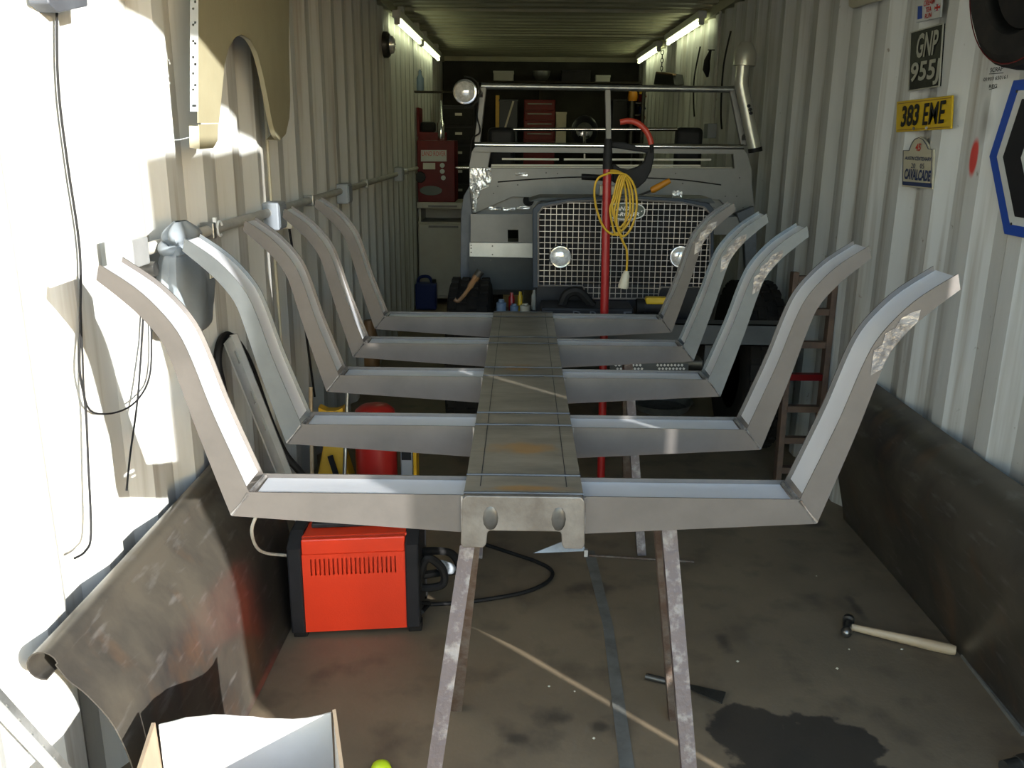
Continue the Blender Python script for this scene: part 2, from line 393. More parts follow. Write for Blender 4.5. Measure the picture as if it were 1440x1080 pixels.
# roof side rails
for s in (-1, 1):
    tag(MB().box((s*1.125, Y0, ZC - 0.06), (s*1.195, Y1, ZC + 0.01)).build('trim_1' if s < 0 else 'trim_2', 'ceiling_paint'), kind='structure')
tag(MB().box((-1.19, Y1 - 0.03, ZC - 0.05), (1.19, Y1 + 0.02, ZC + 0.01)).build('trim_5', 'ceiling_paint'), kind='structure')
for n_, yb in ((7, 6.85), (8, 8.45)): tag(MB().box((-1.15, yb, ZC - .018), (1.15, yb + .10, ZC + .005)).build('trim_%d' % n_, 'ceiling_paint'), kind='structure')
# door end: corner posts, header; both leaves stand open outside
tag(MB().box((-1.25, 0.97, 0), (-1.15, 1.05, ZC)).build('trim_3', 'door_paint'), kind='structure')
tag(MB().box((1.175, 0.995, 0), (1.30, 1.05, ZC)).build('trim_4', 'door_paint'), kind='structure')
tag(MB().box((-1.25, 0.95, 2.28), (1.30, 1.04, 2.46)).build('trim_6', 'door_paint'), kind='structure')
for nm, x0, x1, ya, yb in (('door_1', 1.20, 1.24, -0.05, 0.888), ('door_2', -1.27, -1.23, -0.2, 0.93)):
    d = MB().box((x0, ya, 0.03), (x1, yb, 2.28)).build(nm, 'door_paint'); tag(d, kind='structure')
    for k in range(2):
        yy = ya + 0.3 + k*0.35; xx = x0 - 0.02 if x0 > 0 else x1 + 0.02
        MB().cyl((x1 + 0.018 if x0 > 0 else x0 - 0.018, yy, 0.06), (x1 + 0.018 if x0 > 0 else x0 - 0.018, yy, 2.25), 0.017, 10).build('lock_rod', 'galvanised', d, True)
tag(MB().box((-30, -40, -0.30), (30, 40, -0.045)).build('yard_ground', 'yard_concrete', origin=(0, 0, -0.045)), kind='structure')

# ------------------------------------------------------------------ fluorescent lamps
def lamp(x, ya, yb, z, label, group):
    s = 1 if x > 0 else -1
    t = thing('fluorescent_lamp', label, 'lamp', (x, (ya + yb)/2, z + 0.09), group)
    MB().box((x - 0.03, ya - 0.03, z + 0.025), (x + 0.03, yb + 0.03, z + 0.075)).build('batten', 'fitting_white', t, bevel=0.004)
    MB().cyl((x, ya, z), (x, yb, z), 0.013, 10).build('tube', 'tube_glow', t, True)
    for yy in (ya, yb):
        MB().box((x - 0.018, yy - 0.02, z - 0.018), (x + 0.018, yy + 0.02, z + 0.03)).build('end_holder', 'fitting_white', t, bevel=0.003)
    for yy in (ya + .2, yb - .26): MB().box((x - 0.02, yy, z + 0.07), (x + 0.02, yy + .06, ZC)).build('hanger', 'fitting_white', t)
lamp(-1.085, 6.55, 7.95, 2.262, 'fluorescent tube lamp on left wall above round wall lamp', 'fluorescent lamps along the roof')
lamp(-1.085, 8.10, 9.65, 2.262, 'fluorescent tube lamp on left wall reaching the back wall', 'fluorescent lamps along the roof')
lamp(1.07, 6.75, 8.25, 2.30, 'fluorescent tube lamp on right wall behind the snorkel head', 'fluorescent lamps along the roof')
lamp(1.07, 8.80, 10.25, 2.30, 'fluorescent tube lamp on right wall above the hanging chain', 'fluorescent lamps along the roof')

# ------------------------------------------------------------------ the welded frame: channel spine and five pairs of ribs
FX = -0.19; RY = [1.56, 1.975, 2.42, 2.83, 3.275]; DEP = 0.10
A = [(.112, .835), (.53, .835), (.558, .912), (.589, 1.0), (.617, 1.095), (.639, 1.15), (.672, 1.195), (.711, 1.233), (.768, 1.272)]
B = [(.112, .757), (.568, .785), (.596, .879), (.625, .98), (.649, 1.073), (.667, 1.128), (.698, 1.172), (.733, 1.207), (.776, 1.244)]
frame = thing('boat_frame', 'bare steel frame of curved ribs welded to a flat channel spine', 'frame', (FX, 2.4, 0.72))
def bez(pts):  # finer outline of the bent upright
    q = [V(p[0], 0, p[1]) for p in pts]; return [(p.x, p.z) for p in spline(q, 3)]
AU, BU = bez(A[1:]), bez(B[1:])
for k, y in enumerate(RY):
    for s in (-1, 1):
        zinc = 'mill_steel_zinc' if (k in (2, 3) and s > 0) or (k == 1 and s < 0) else 'mill_steel'
        P3 = lambda p, yy: V(FX + s*p[0], yy, p[1])
        # floor bar: two flanges
        mb = MB()
        for yy in (y, y + DEP - 0.003):
            mb.prism([P3(A[0], yy), P3(A[1], yy), P3((B[1][0] - 0.0015, B[1][1]), yy), P3(B[0], yy)], (0, 0.003, 0))
        rib = mb.build('rib', 'mill_steel', frame)
        # upright: two flanges following the bend
        mb = MB()
        for yy in (y, y + DEP - 0.003):
            n = len(AU)
            mb.grid([[P3(p, yy) for p in AU], [P3(p, yy) for p in BU]])
            mb.grid([[P3(p, yy + 0.003) for p in AU], [P3(p, yy + 0.003) for p in BU]])
            mb.grid([[P3(p, yy) for p in AU], [P3(p, yy + 0.003) for p in AU]])
            mb.grid([[P3(p, yy) for p in BU], [P3(p, yy + 0.003) for p in BU]])
            mb.grid([[P3(AU[-1], yy), P3(BU[-1], yy)], [P3(AU[-1], yy + 0.003), P3(BU[-1], yy + 0.003)]])
        MBu = mb.build('upright', zinc, rib)
        # webs, a little below the flange edges
        def web(line, nm):
            inner = []
            for i, p in enumerate(line):
                a = line[max(i-1, 0)]; b = line[min(i+1, len(line)-1)]
                t = V(b[0]-a[0], 0, b[1]-a[1]).normalized(); nrm = V(t.z, 0, -t.x)
                inner.append((p[0] + nrm.x*0.009, p[1] + nrm.z*0.009))
            inner2 = []
            for i, p in enumerate(line):
                a = line[max(i-1, 0)]; b = line[min(i+1, len(line)-1)]
                t = V(b[0]-a[0], 0, b[1]-a[1]).normalized(); nrm = V(t.z, 0, -t.x)
                inner2.append((p[0] + nrm.x*0.012, p[1] + nrm.z*0.012))
            mbw = MB(); mbw.grid([[P3(p, y + 0.003) for p in inner], [P3(p, y + DEP - 0.003) for p in inner]])
            mbw.grid([[P3(p, y + 0.003) for p in inner2], [P3(p, y + DEP - 0.003) for p in inner2]])
            return mbw.build(nm, 'bright_zinc', rib, True)
        web([A[0], (.52, .835)], 'web'); web([(.532, .842)] + AU[1:], 'web')
        # weld beads: at the spine, along the mitre, ground patch on the bend
        for pts, rr in (([P3((.117, .835), y - 0.001), P3((.114, .80), y - 0.003), P3((.117, .76), y - 0.001)], [.004, .007, .004]),
                        ([P3((.53, .833), y), P3((.548, .81), y - 0.0005), P3((.566, .788), y)], [.004, .0016, .004]),
                        ([P3((.528, .832), y + .005), P3((.526, .83), y + DEP - .005)], [.005, .005])):
            MB().tube(pts, rr, 6).build('weld_bead', 'ground_weld', rib, True)
        if (k, s) in ((0, 1), (2, 1), (3, 1), (4, 1)):
            mb = MB(); top = []; bot = []
            i0, i1 = 9, len(AU) - 4
            for i in range(i0, i1):
                f = 0.10 + 0.25*abs(math.sin(i*1.7)); g = 0.95
                if i in (i0, i1-1): f = g = 0.55
                a_, b_ = AU[i], BU[i]
                top.append(P3((a_[0]*(1-f)+b_[0]*f, a_[1]*(1-f)+b_[1]*f), y - 0.0012)); bot.append(P3((a_[0]*(1-g)+b_[0]*g, a_[1]*(1-g)+b_[1]*g), y - 0.0012))
            mb.grid([top, bot]); mb.build('ground_patch', 'ground_weld', rib)
# spine: inverted channel
SW = 0.115; ST = 0.838
mb = MB(); mb.box((FX - SW, 1.565, ST - 0.006), (FX + SW, 3.385, ST))
mb.box((FX - SW, 1.565, ST - 0.105), (FX - SW + 0.006, 3.385, ST - .006)); mb.box((FX + SW - 0.006, 1.565, ST - 0.105), (FX + SW, 3.385, ST - .006))
spine = mb.build('spine', 'spine_steel', frame)
sc = MB()
for x in (FX - 0.085, FX + 0.085): sc.box((x - 0.0007, 1.6, ST), (x + 0.0007, 3.36, ST + 0.0006))
sc.build('scribed_line', 'black_plastic', spine)
for y in RY:
    for yy in (y + 0.003, y + DEP - 0.003):
        MB().tube([V(FX - SW, yy, ST + .001), V(FX - 0.03, yy, ST + .0015), V(FX + SW, yy, ST + .001)], 0.0028, 6).build('weld_seam', 'dark_steel', spine, True)
# formed end plate with two down-turned feet
z0, z1, zm = ST - 0.108, ST + 0.001, ST - 0.072
outl = [(-SW-.006, z0+.008), (-SW-.002, z0), (-SW+.038, z0), (-SW+.044, z0+.008), (-SW+.046, zm-.004), (-SW+.05, zm), (SW-.044, zm), (SW-.041, zm-.004), (SW-.039, z0+.008), (SW-.034, z0), (SW, z0), (SW+.005, z0+.008), (SW+.002, z1-.008), (SW-.006, z1), (-SW+.006, z1), (-SW-.002, z1-.008)]
MB().prism([V(FX + x, 1.548, z) for x, z in outl], (0, 0.02, 0)).build('end_plate', 'end_plate_steel', frame, bevel=0.003)
for x, w in ((FX - 0.063, .016), (FX + 0.068, .015)): MB().ball((x, 1.549, ST - 0.045), w, .004, .026, 12, 7).build('weld_spot', 'dark_steel', frame, True)

# ------------------------------------------------------------------ trestles
def angle_leg(p, q, w, parent, material, inward):
    """angle-iron leg: face flange towards the door, second flange inward"""
    p = Vector(p); q = Vector(q); sx = Vector((inward, 0, 0))
    mb = MB(); mb.bar(p, q, w, 0.004, up=(0, 1, 0))
    d = (q - p).normalized(); n = d.cross(V(1, 0, 0)).normalized()
    c = (p + q)/2 + sx*(w/2 - 0.002) ; off = V(0, w/2, 0)
    mb.obox(c + off, (q - p)/2, V(0.002, 0, 0), V(0, w/2, 0))
    return mb.build('leg', material, parent)
def trestle(y, xl, xr, label, feet, tz=0.728):
    t = thing('trestle', label, 'trestle', ((xl + xr)/2, y, 0), 'steel trestles under the frame')
    MB().box((xl - 0.04, y - 0.02, tz - 0.035), (xr + 0.04, y + 0.02, tz)).build('top_bar', 'trestle_rust', t, bevel=0.002)
    for (top, foot, m_, inw) in feet: angle_leg(top, foot, 0.032, t, m_, inw)
    return t
TL, TR = at(657, 768, 'y', 1.745), at(941, 742, 'y', 1.745)
trestle(1.76, TL.x + .01, TR.x - .01, 'rusty angle-iron trestle under the end plate of the spine',
        [(TL, at(589, 1230, 'z', 0), 'trestle_paint', 1), (TR, at(982, 1230, 'z', 0), 'trestle_paint', -1),
         (TL + V(.012, .03, 0), at(641, 1000, 'z', 0), 'trestle_rust', 1), (TR + V(-.012, .03, 0), at(950, 1014, 'z', 0), 'trestle_rust', -1)])
trestle(3.20, -0.30, 0.20, 'rusty angle-iron trestle under the far end of the spine, before the vehicle',
        [((-0.315, 3.185, 0.70), (-0.346, 2.93, 0.0), 'trestle_paint', 1), ((0.205, 3.185, 0.70), (0.263, 2.97, 0.0), 'trestle_paint', -1),
         ((-0.315, 3.215, 0.70), (-0.35, 3.37, 0.0), 'trestle_rust', 1), ((0.205, 3.215, 0.70), (0.255, 3.37, 0.0), 'trestle_rust', -1)])
# clamp: small steel set piece lying on the trestle bar under the spine
a = at(750, 778, 'y', 1.74); b = at(824, 775, 'y', 1.74); c = at(815, 752, 'y', 1.76)
MB().prism([a, b, c], (0, 0.003, 0)).bar(b + V(0, 0, .004), b + V(0, 0, -.012), .008, .008).single('set_square', 'galvanised', 'small triangular steel plate wedged under the spine end plate', 'metal plate')

# ------------------------------------------------------------------ rolled steel sheets along both walls
def sweep(profile, ya, yb, name, material, label, n=14, wob=0.004):
    rows = []
    for i in range(n):
        y = ya + (yb - ya)*i/(n - 1)
        rows.append([V(x + wob*math.sin(3.1*y + z*5), y, z) for x, z in profile])
    mb = MB().grid(rows)
    return tag(mb.build(name, material, smooth=True, solid=0.003), label, 'steel sheet')
pl = [V(x, 0, z) for x, z in [(-0.915, 0.004), (-0.93, 0.03), (-0.945, 0.15), (-0.955, 0.27), (-0.985, 0.38), (-1.03, 0.45), (-1.065, 0.485), (-1.085, 0.518)]]
prof = [(p.x, p.z) for p in spline(pl, 4)]
prof += [(-1.11 + 0.030*math.cos(a), 0.515 + 0.030*math.sin(a)) for a in [0.25 + i*(4.6)/12 for i in range(13)]]
sweep(prof, 1.455, 2.62, 'rolled_steel_sheet', 'sheet_steel', 'bare steel sheet with rolled top edge leaning on sunlit wall beside red welder')
pr = [V(x, 0, z) for x, z in [(1.146, 0.004), (1.138, 0.05), (1.10, 0.2), (1.05, 0.34), (1.012, 0.44), (1.015, 0.52), (1.06, 0.59), (1.14, 0.622)]]
sweep([(p.x - .006, p.z) for p in spline(pr, 4)], 1.25, 3.32, 'rolled_steel_sheet', 'sheet_steel', 'dark steel sheet with curved-over top along right wall near hammer')
MB().bar(at(1354, 921, 'z', 0.006), at(1440, 1032, 'z', 0.006), 0.014, 0.012).single('metal_strip', 'tape_grey', 'thin pale strip on floor along foot of right steel sheet', 'metal strip')

# ------------------------------------------------------------------ red welding machine
W0 = V(-0.885, 2.385, 0); wx = V(0.375, 0.045, 0); wy = V(-0.005, 0.25, 0).normalized()*0.24
wl = thing('welding_machine', 'orange-red welding machine with black end frames on the floor', 'welder', W0 + wx/2 + wy/2)
ux = wx.normalized(); uz = V(0, 0, 1); uy = wy.normalized()
def wp(a, b, c): return W0 + ux*a + uy*b + uz*c
L = wx.length; H = 0.335
def wbox(mb, a0, a1, b0, b1, c0, c1):
    return mb.obox(wp((a0+a1)/2, (b0+b1)/2, (c0+c1)/2), ux*((a1-a0)/2), uy*((b1-b0)/2), uz*((c1-c0)/2))
case = wbox(MB(), 0.03, L - 0.03, 0.020, 0.234, 0.03, H - 0.005).build('case', 'welder_red', wl, bevel=0.006)
ss = [0.034]
for i in range(20): ss += [0.058 + i*0.0133, 0.058 + i*0.0133 + 0.0045]
ss.append(L - 0.034)
side = holed(lambda p_, q_: wp(p_, 0.002, q_), ss, [0.018, H - 0.125, H - 0.07, H - 0.055], lambda i, j: j == 1 and i % 2 == 1).build('side_panel', 'welder_red', wl, solid=0.008)
wbox(MB(), 0.034, L - 0.034, -0.001, 0.022, H - 0.056, H - 0.006).build('shoulder', 'welder_red', wl, bevel=0.004)
for a0, a1 in ((-0.008, 0.034), (L - 0.034, L + 0.008)):
    mb = MB(); wbox(mb, a0, a1, -0.012, 0.252, 0.02, H - 0.03)
    # sloped shoulder
    mb.prism([wp(a0, -0.012, H - 0.03), wp(a0, 0.05, H + 0.005), wp(a0, 0.2, H + 0.005), wp(a0, 0.252, H - 0.03)], ux*(a1 - a0))
    mb.build('end_frame', 'black_plastic', wl, bevel=0.006)
    for b0 in (0.0, 0.2):
        mb = MB(); wbox(mb, a0 + 0.004, a1 + 0.004, b0, b0 + 0.04, 0.0, 0.03); mb.build('foot', 'black_rubber', wl, bevel=0.004)
mb = MB(); wbox(mb, 0.05, L - 0.05, 0.075, 0.10, H - 0.004, H + 0.012); mb.build('handle', 'black_plastic', wl, bevel=0.004)
# power lead on the left and a coiled torch lead on the right
MB().tube(spline([at(362, 722, 'y', 2.12), at(354, 745, 'y', 2.14), at(360, 768, 'y', 2.20), at(375, 778, 'y', 2.30), wp(-0.006, 0.02, 0.27)], 6), 0.0045, 8).single('power_lead', 'conduit_paint', 'pale grey lead curving into the end of the red welder', 'cable')
tl = thing('torch_lead', 'thick black welding torch lead coiled beside the red welder', 'cable', at(615, 810, 'z', 0))
MB().tube(spline([wp(L, .12, .2), at(600, 775, 'y', 2.55), at(634, 778, 'y', 2.62), at(644, 800, 'y', 2.62), at(612, 806, 'y', 2.55), at(588, 812, 'y', 2.52), at(592, 826, 'y', 2.5), at(622, 822, 'y', 2.5), at(622, 800, 'y', 2.5), at(600, 785, 'y', 2.48), wp(L, .06, .14)], 7), 0.013, 8).build('coil', 'black_rubber', tl, True)
MB().tube(spline([wp(L, .05, .07), at(603, 848, 'z', .03), at(600, 853, 'z', .012), wp(L + 0.01, .03, .05)], 6), 0.007, 8).build('plug_lead', 'black_rubber', tl, True)
MB().cyl(at(620, 795, 'y', 2.53), at(634, 800, 'y', 2.58), 0.018, 12).build('connector', 'socket_grey', tl, True)
g = 0.008
MB().tube(spline([at(x, y, 'z', g) for x, y in [(596, 850), (640, 848), (690, 842), (740, 832), (770, 818), (776, 803), (755, 790), (720, 778), (690, 768), (664, 760)]], 6), 0.007, 8).single('earth_lead', 'black_rubber', 'dark cable snaking across the floor between the trestle legs', 'cable')

# ------------------------------------------------------------------ floor things
MB().prism([at(821, 775, 'z', 0), at(836, 775, 'z', 0), at(862, 880, 'z', 0), at(893, 1085, 'z', 0), at(872, 1085, 'z', 0), at(848, 880, 'z', 0)], (0, 0, 0.002)).single('floor_strip', 'tape_grey', 'worn grey strip running along the floor deck between trestle legs', 'strip')
hm = thing('ball_peen_hammer', 'ball-peen hammer with pale wooden handle lying on the floor', 'hammer', at(1185, 878, 'z', 0))
h0, h1 = at(1190, 880, 'z', 0.02), at(1344, 915, 'z', 0.018); hd = (h1 - h0).normalized(); hs = V(-hd.y, hd.x, 0)
pts = [h0 + (h1 - h0)*t for t in (0, .06, .25, .5, .75, .95, 1)]
MB().tube(pts, [.009, .009, .0105, .0125, .0145, .0145, .012], 12, flat=1.2).build('handle', 'wood_handle', hm, True)
hc = h0 + hd*0.004 + V(0, 0, 0.002)
MB().lathe([(0.0, -.052), (.015, -.051), (.0175, -.046), (.0175, -.03), (.012, -.024), (.013, -.012), (.015, 0), (.013, .012), (.0105, .022), (.015, .03), (.0175, .04), (.014, .052), (.007, .058), (0, .059)], hc, -hs, 18).build('head', 'hammer_steel', hm, True)
sc = thing('scraper', 'dark flat-bladed scraper lying behind front trestle leg', 'scraper', at(940, 960, 'z', 0))
s0, s1, s2 = at(908, 951, 'z', .012), at(958, 963, 'z', .012), at(1018, 982, 'z', .004)
MB().cyl(s0, s1, .010, 10).build('handle', 'dark_steel', sc, True)
d = (s2 - s1).normalized(); q = V(-d.y, d.x, 0)
MB().prism([s1 + q*.008, s1 - q*.008, s2 - q*.028, s2 + q*.028], (0, 0, .003)).build('blade', 'dark_steel', sc)
MB().lathe([(0, .03), (.012, .028), (.022, .02), (.026, .008), (.026, 0)], at(536, 1086, 'z', 0), (0, 0, 1), 20).single('bottle_cap', 'lime_plastic', 'lime-yellow round plastic cap on floor beside the carton', 'cap', smooth=True)
for i, (u, v, w_) in enumerate([(1194, 913, 'just below the hammer head'), (1268, 913, 'below the middle of the hammer handle'), (1177, 940, 'between hammer head and oil stain'), (1148, 810, 'between hammer and first right rib'), (772, 965, 'between grey floor strip and left trestle leg'), (930, 804, 'close to the right trestle leg under first rib'), (850, 886, 'on the edge of the grey floor strip'), (835, 1038, 'beside grey floor strip before the sun streak'), (1037, 930, 'right of the scraper blade'), (808, 972, 'beside the sun streak on the floor')]):
    p = at(u, v, 'z', 0); r = 0.004 + 0.001*(i % 3)
    MB().add([p + V(r, 0, 0), p + V(0, r*.8, 0), p + V(-r*.9, 0, 0), p + V(0, -r, 0), p + V(0, 0, r*.7)], [(0,1,4),(1,2,4),(2,3,4),(3,0,4),(3,2,1,0)]).single('metal_crumb', 'ivory_plastic', 'tiny pale crumb of debris ' + w_, 'debris', 'crumbs scattered on the floor')

# carton near the door
ct = thing('cardboard_carton', 'open white-lined cardboard carton standing by left steel sheet', 'box', (-0.74, 1.32, 0))
bl, br = V(-0.905, 1.475, 0), V(-0.575, 1.525, 0); fl, fr = V(-0.83, 1.10, 0), V(-0.465, 1.15, 0); hz = 0.375
def wall4(mb, a, b, h, t, inward):
    return mb.prism([a, b, b + V(0, 0, h), a + V(0, 0, h)], inward*t)
def jag(a, b, h, t, inw, nm):
    n = 14; top = [a + (b - a)*(i/(n-1)) + V(0, 0, h + 0.012*math.sin(i*0.45) + random.uniform(-.002, .002)) for i in range(n)]
    MB().prism([a, b] + top[::-1], inw*t).build(nm, 'card_white', ct)
jag(bl, br, hz, .004, V(0, -1, 0), 'back_wall')
lean = lambda a, b, dx: MB().prism([a, b, b + V(dx, 0, hz), a + V(dx, 0, hz)], V(.004, 0, 0))
lean(fr, br, .004).build('side_wall', 'card_white', ct); lean(fl, bl, -.012).build('side_wall', 'card_brown', ct)
jag(fl, fr, hz - .02, .004, V(0, 1, 0), 'front_wall')
MB().prism([bl, br, fr, fl], (0, 0, .004)).build('base', 'card_white', ct)
# corrugated edge strips that show brown along the cut rims
MB().bar(bl + V(-.012, .0, hz), fl + V(-.012, 0, hz), .007, .004).build('cut_edge', 'card_brown', ct)
MB().bar(br + V(.006, .0, hz), fr + V(.006, 0, hz), .007, .004).build('cut_edge', 'card_brown', ct)

# slotted strip leaning at the door post
st = thing('slotted_angle', 'slotted galvanised strip leaning beside carton against the sunlit wall', 'metal strip', (-1.02, 1.42, 0))
pa, pb = at(-40, 945, 'x', -1.03), at(95, 1092, 'x', -1.0)
dd = (pb - pa).normalized(); pb2 = pa + dd*((0.0 - pa.z)/dd.z)*0.985
LN = (pb2 - pa).length; sd_ = dd.cross(V(0, 1, 1)).normalized(); u2_ = sd_.cross(dd).normalized()
ss = [0.0]
for i in range(int((LN - .03)/.045)): ss += [.015 + i*.045, .025 + i*.045]
ss.append(LN)
holed(lambda p_, q_: pa + dd*p_ + u2_*q_, ss, [-.015, -.005, .005, .015], lambda i, j: j == 1 and i % 2 == 1).build('flange', 'galvanised', st, solid=.004)
MB().bar(pa + V(.012, -.012, -.014), pb2 + V(.012, -.012, -.014), 0.026, 0.004, up=(0, 1, 1)).build('flange', 'aluminium', st)

# ------------------------------------------------------------------ left wall things
# hanging tan body panel with an arch cut out of its lower edge
XP = -1.06
pn = thing('body_panel', 'tan painted vehicle panel with arched cut-out hanging on left wall', 'panel', (XP, 2.9, 1.46))
ol = [(279, -150), (279, 172), (300, 172), (300, 175), (306, 178), (305, 195), (302, 206), (293, 211), (281, 211), (281, 176)]
outer = [at(u, v, 'x', XP) for u, v in [(279, -130), (279, 173), (308, 173), (316, 90), (322, 66), (331, 52), (340, 49), (352, 56), (362, 75), (370, 105), (377, 140), (383, 172), (388, 190), (394, 197), (402, 188), (407, 165), (408, 140), (406, 60), (408, -130)]]
MB().prism(outer, (-0.003, 0, 0)).build('face', 'panel_tan', pn)
MB().prism([at(u, v, 'x', XP) for u, v in [(280, 175), (307, 174), (306, 198), (300, 208), (281, 210)]], (-0.003, 0, 0)).build('lower_tab', 'panel_tan', pn)
# near return flange and tab flange towards the wall
y_n = outer[0].y
fl_top, fl_bot = at(279, -130, 'x', XP), at(279, 157, 'x', XP)
# perforated flange: a strip with real holes, the sun shines through them
mb = MB(); nr = 88; W4 = [V(0, 0, 0), V(-.005, -.0015, 0), V(-.010, -.003, 0), V(-.015, -.0045, 0), V(-.020, -.006, 0)]
gp = [[fl_top + (fl_bot - fl_top)*(i/nr) + w for w in W4] for i in range(nr + 1)]
mb.v = [p for row in gp for p in row]
mb.f = [(i*5 + j, i*5 + j + 1, (i+1)*5 + j + 1, (i+1)*5 + j) for i in range(nr) for j in range(4) if not ((j == 2 and i % 7 == 1) or (j == 1 and i % 9 == 4))]
mb.build('flange', 'aluminium', pn, solid=.001)
tb0, tb1 = at(280, 177, 'x', XP), at(281, 210, 'x', XP)
MB().prism([tb0, tb1, tb1 + V(-0.024, -.008, 0.004), tb0 + V(-0.024, -.008, 0)], (0, 0.003, 0)).build('flange', 'panel_tan', pn)
# rolled lip around the arch
lip = [at(u, v, 'x', XP) for u, v in [(316, 90), (322, 66), (331, 52), (340, 49), (352, 56), (362, 75), (370, 105), (377, 140), (383, 172), (388, 190), (394, 197)]]
mb = MB(); lp = spline(lip, 3); mb.grid([lp, [p + V(-0.016, 0, 0) for p in lp]]); mb.build('arch_lip', 'panel_tan', pn, True, solid=0.002)
fe = [at(u, v, 'x', XP) for u, v in [(408, -130), (406, 60), (408, 140), (407, 165), (402, 188), (394, 197)]]
mb = MB(); mb.grid([fe, [p + V(-0.05, 0, 0) for p in fe]]); mb.build('edge_flange', 'panel_tan', pn, True, solid=0.002)
MB().box((-1.148, 2.9, 1.98), (XP - .002, 2.96, 2.02)).build('hook', 'dark_steel', pn)

# conduit with three junction boxes
cdt = thing('cable_conduit', 'painted conduit pipe running along left wall through grey boxes', 'conduit', (-1.135, 4.4, 1.2))
MB().cyl((-1.132, 2.05, 1.222), (-1.132, 7.95, 1.222), 0.016, 12).build('pipe', 'conduit_paint', cdt, True)
for yy in (2.62, 3.9, 5.3, 7.2):
    MB().box((-1.153, yy - .012, 1.198), (-1.112, yy + .012, 1.246)).build('saddle', 'galvanised', cdt, bevel=.003)
for i, (u, v) in enumerate([(390, 303), (487, 272), (563, 245)]):
    p = at(u, v, 'x', -1.11)
    lab = ['grey socket box on conduit beside third rib tip', 'grey socket box midway along the conduit', 'small pale socket box on conduit beside red cabinet'][i]
    bx = thing('junction_box', lab, 'socket box', (-1.15, p.y, p.z - .05), 'socket boxes on the conduit')
    MB().box((-1.15, p.y - .055, p.z - .05), (-1.09, p.y + .055, p.z + .05)).build('body', 'socket_grey', bx, bevel=.006)
    MB().box((-1.092, p.y - .045, p.z - .04), (-1.086, p.y + .045, p.z + .04)).build('cover', 'socket_grey', bx, bevel=.002)
    if i == 0: MB().box((-1.12, p.y + .05, p.z - .055), (-1.07, p.y + .11, p.z - .005)).build('plug', 'ivory_plastic', bx, bevel=.006)
# thin conduit drop above and below first box
p = at(390, 303, 'x', -1.12)
MB().cyl((-1.14, p.y, p.z + .05), (-1.14, p.y, 2.33), .006, 8).single('wall_wire', 'plaque_cream', 'thin cream wire running up the wall from the first socket box', 'wire')
MB().cyl((-1.14, p.y, p.z - .05), (-1.14, p.y + .02, .55), .006, 8).single('wall_wire', 'plaque_cream', 'thin cream wire running down the wall from the first socket box', 'wire')
MB().tube(spline([V(-1.10, p.y + .08, p.z - .05), V(-1.09, p.y + .1, p.z - .2), V(-1.08, p.y + .16, p.z - .45), V(-1.09, p.y + .3, p.z - .8)], 6), .005, 8).single('appliance_lead', 'black_rubber', 'black lead hanging from the plug of the first socket box', 'cable')
# cable clip on the conduit
q = at(304, 320, 'x', -1.12)
MB().tube(arc(q + V(0.004, .02, -.005), .022, 0.4, 5.2, 12, (0, 1, 0), (0, 0, 1)), .0035, 8).box(q + V(-.005, -.012, .0), q + V(.005, .0, .03)).single('cable_tie', 'white_paint', 'white plastic tie looped on conduit by second rib tip', 'cable tie')

# grey plastic bag knotted on the conduit
bag = thing('plastic_bag', 'grey plastic bag knotted onto the conduit behind first rib', 'bag', (-1.10, 2.2, 1.0))
pc = at(250, 365, 'x', -1.06) + V(0, .04, 0)
rows = []
sil = [(1.285, .020), (1.275, .035), (1.262, .05), (1.245, .055), (1.23, .045), (1.215, .06), (1.195, .075), (1.165, .085), (1.13, .09), (1.09, .088), (1.05, .08), (1.01, .07), (.99, .03)]
for z, r in [(p.z, p.x) for p in spline([V(r, 0, z) for z, r in sil], 4)]:
    row = []
    for j in range(40):
        a = 2*math.pi*j/40; rr = r*(1 + .10*math.sin(3*a + z*9) + .06*math.sin(7*a - z*14))
        if z > 1.21: rr *= 1 + .16*math.sin(4*a + z*30)
        row.append(V(-1.07 + .6*rr*math.cos(a), pc.y + .03 + .05*(1.2 - z) + rr*math.sin(a)*1.55, z))
    rows.append(row)
MB().grid(rows, True).build('sack', 'bag_grey', bag, True)
MB().tube(arc((-1.075, pc.y, 1.228), .040, 0, 6.1, 40, (.7, 0, 0), (0, 1.3, .3)), .014, 12).build('knot', 'bag_grey', bag, True)
MB().prism([V(-1.04, pc.y + .05, 1.235), V(-1.03, pc.y + .14, 1.19), V(-1.045, pc.y + .12, 1.10), V(-1.04, pc.y + .07, 1.16)], (-.01, 0, 0)).build('loose_end', 'bag_grey', bag, bevel=.004)
for dy in (.055, .07):
    MB().tube([V(-1.028, pc.y + dy, 1.22), V(-1.02, pc.y + dy + .02, 1.16), V(-1.025, pc.y + dy + .025, 1.13)], .0035, 6).build('tie_string', 'ivory_plastic', bag, True)
# steel bracket clipped at the end of the conduit
bk = thing('conduit_bracket', 'small steel bracket fixed to wall behind first rib tip', 'bracket', (-1.13, 2.0, 1.2))
p0 = at(188, 355, 'x', -1.11)
MB().box((-1.15, p0.y - .06, p0.z - .03), (-1.085, p0.y + .03, p0.z + .035)).build('plate', 'aluminium', bk, bevel=.004)
MB().cyl((-1.08, p0.y + .045, p0.z - .045), (-1.147, p0.y + .045, p0.z - .045), .018, 14).build('knob', 'dark_steel', bk, True)
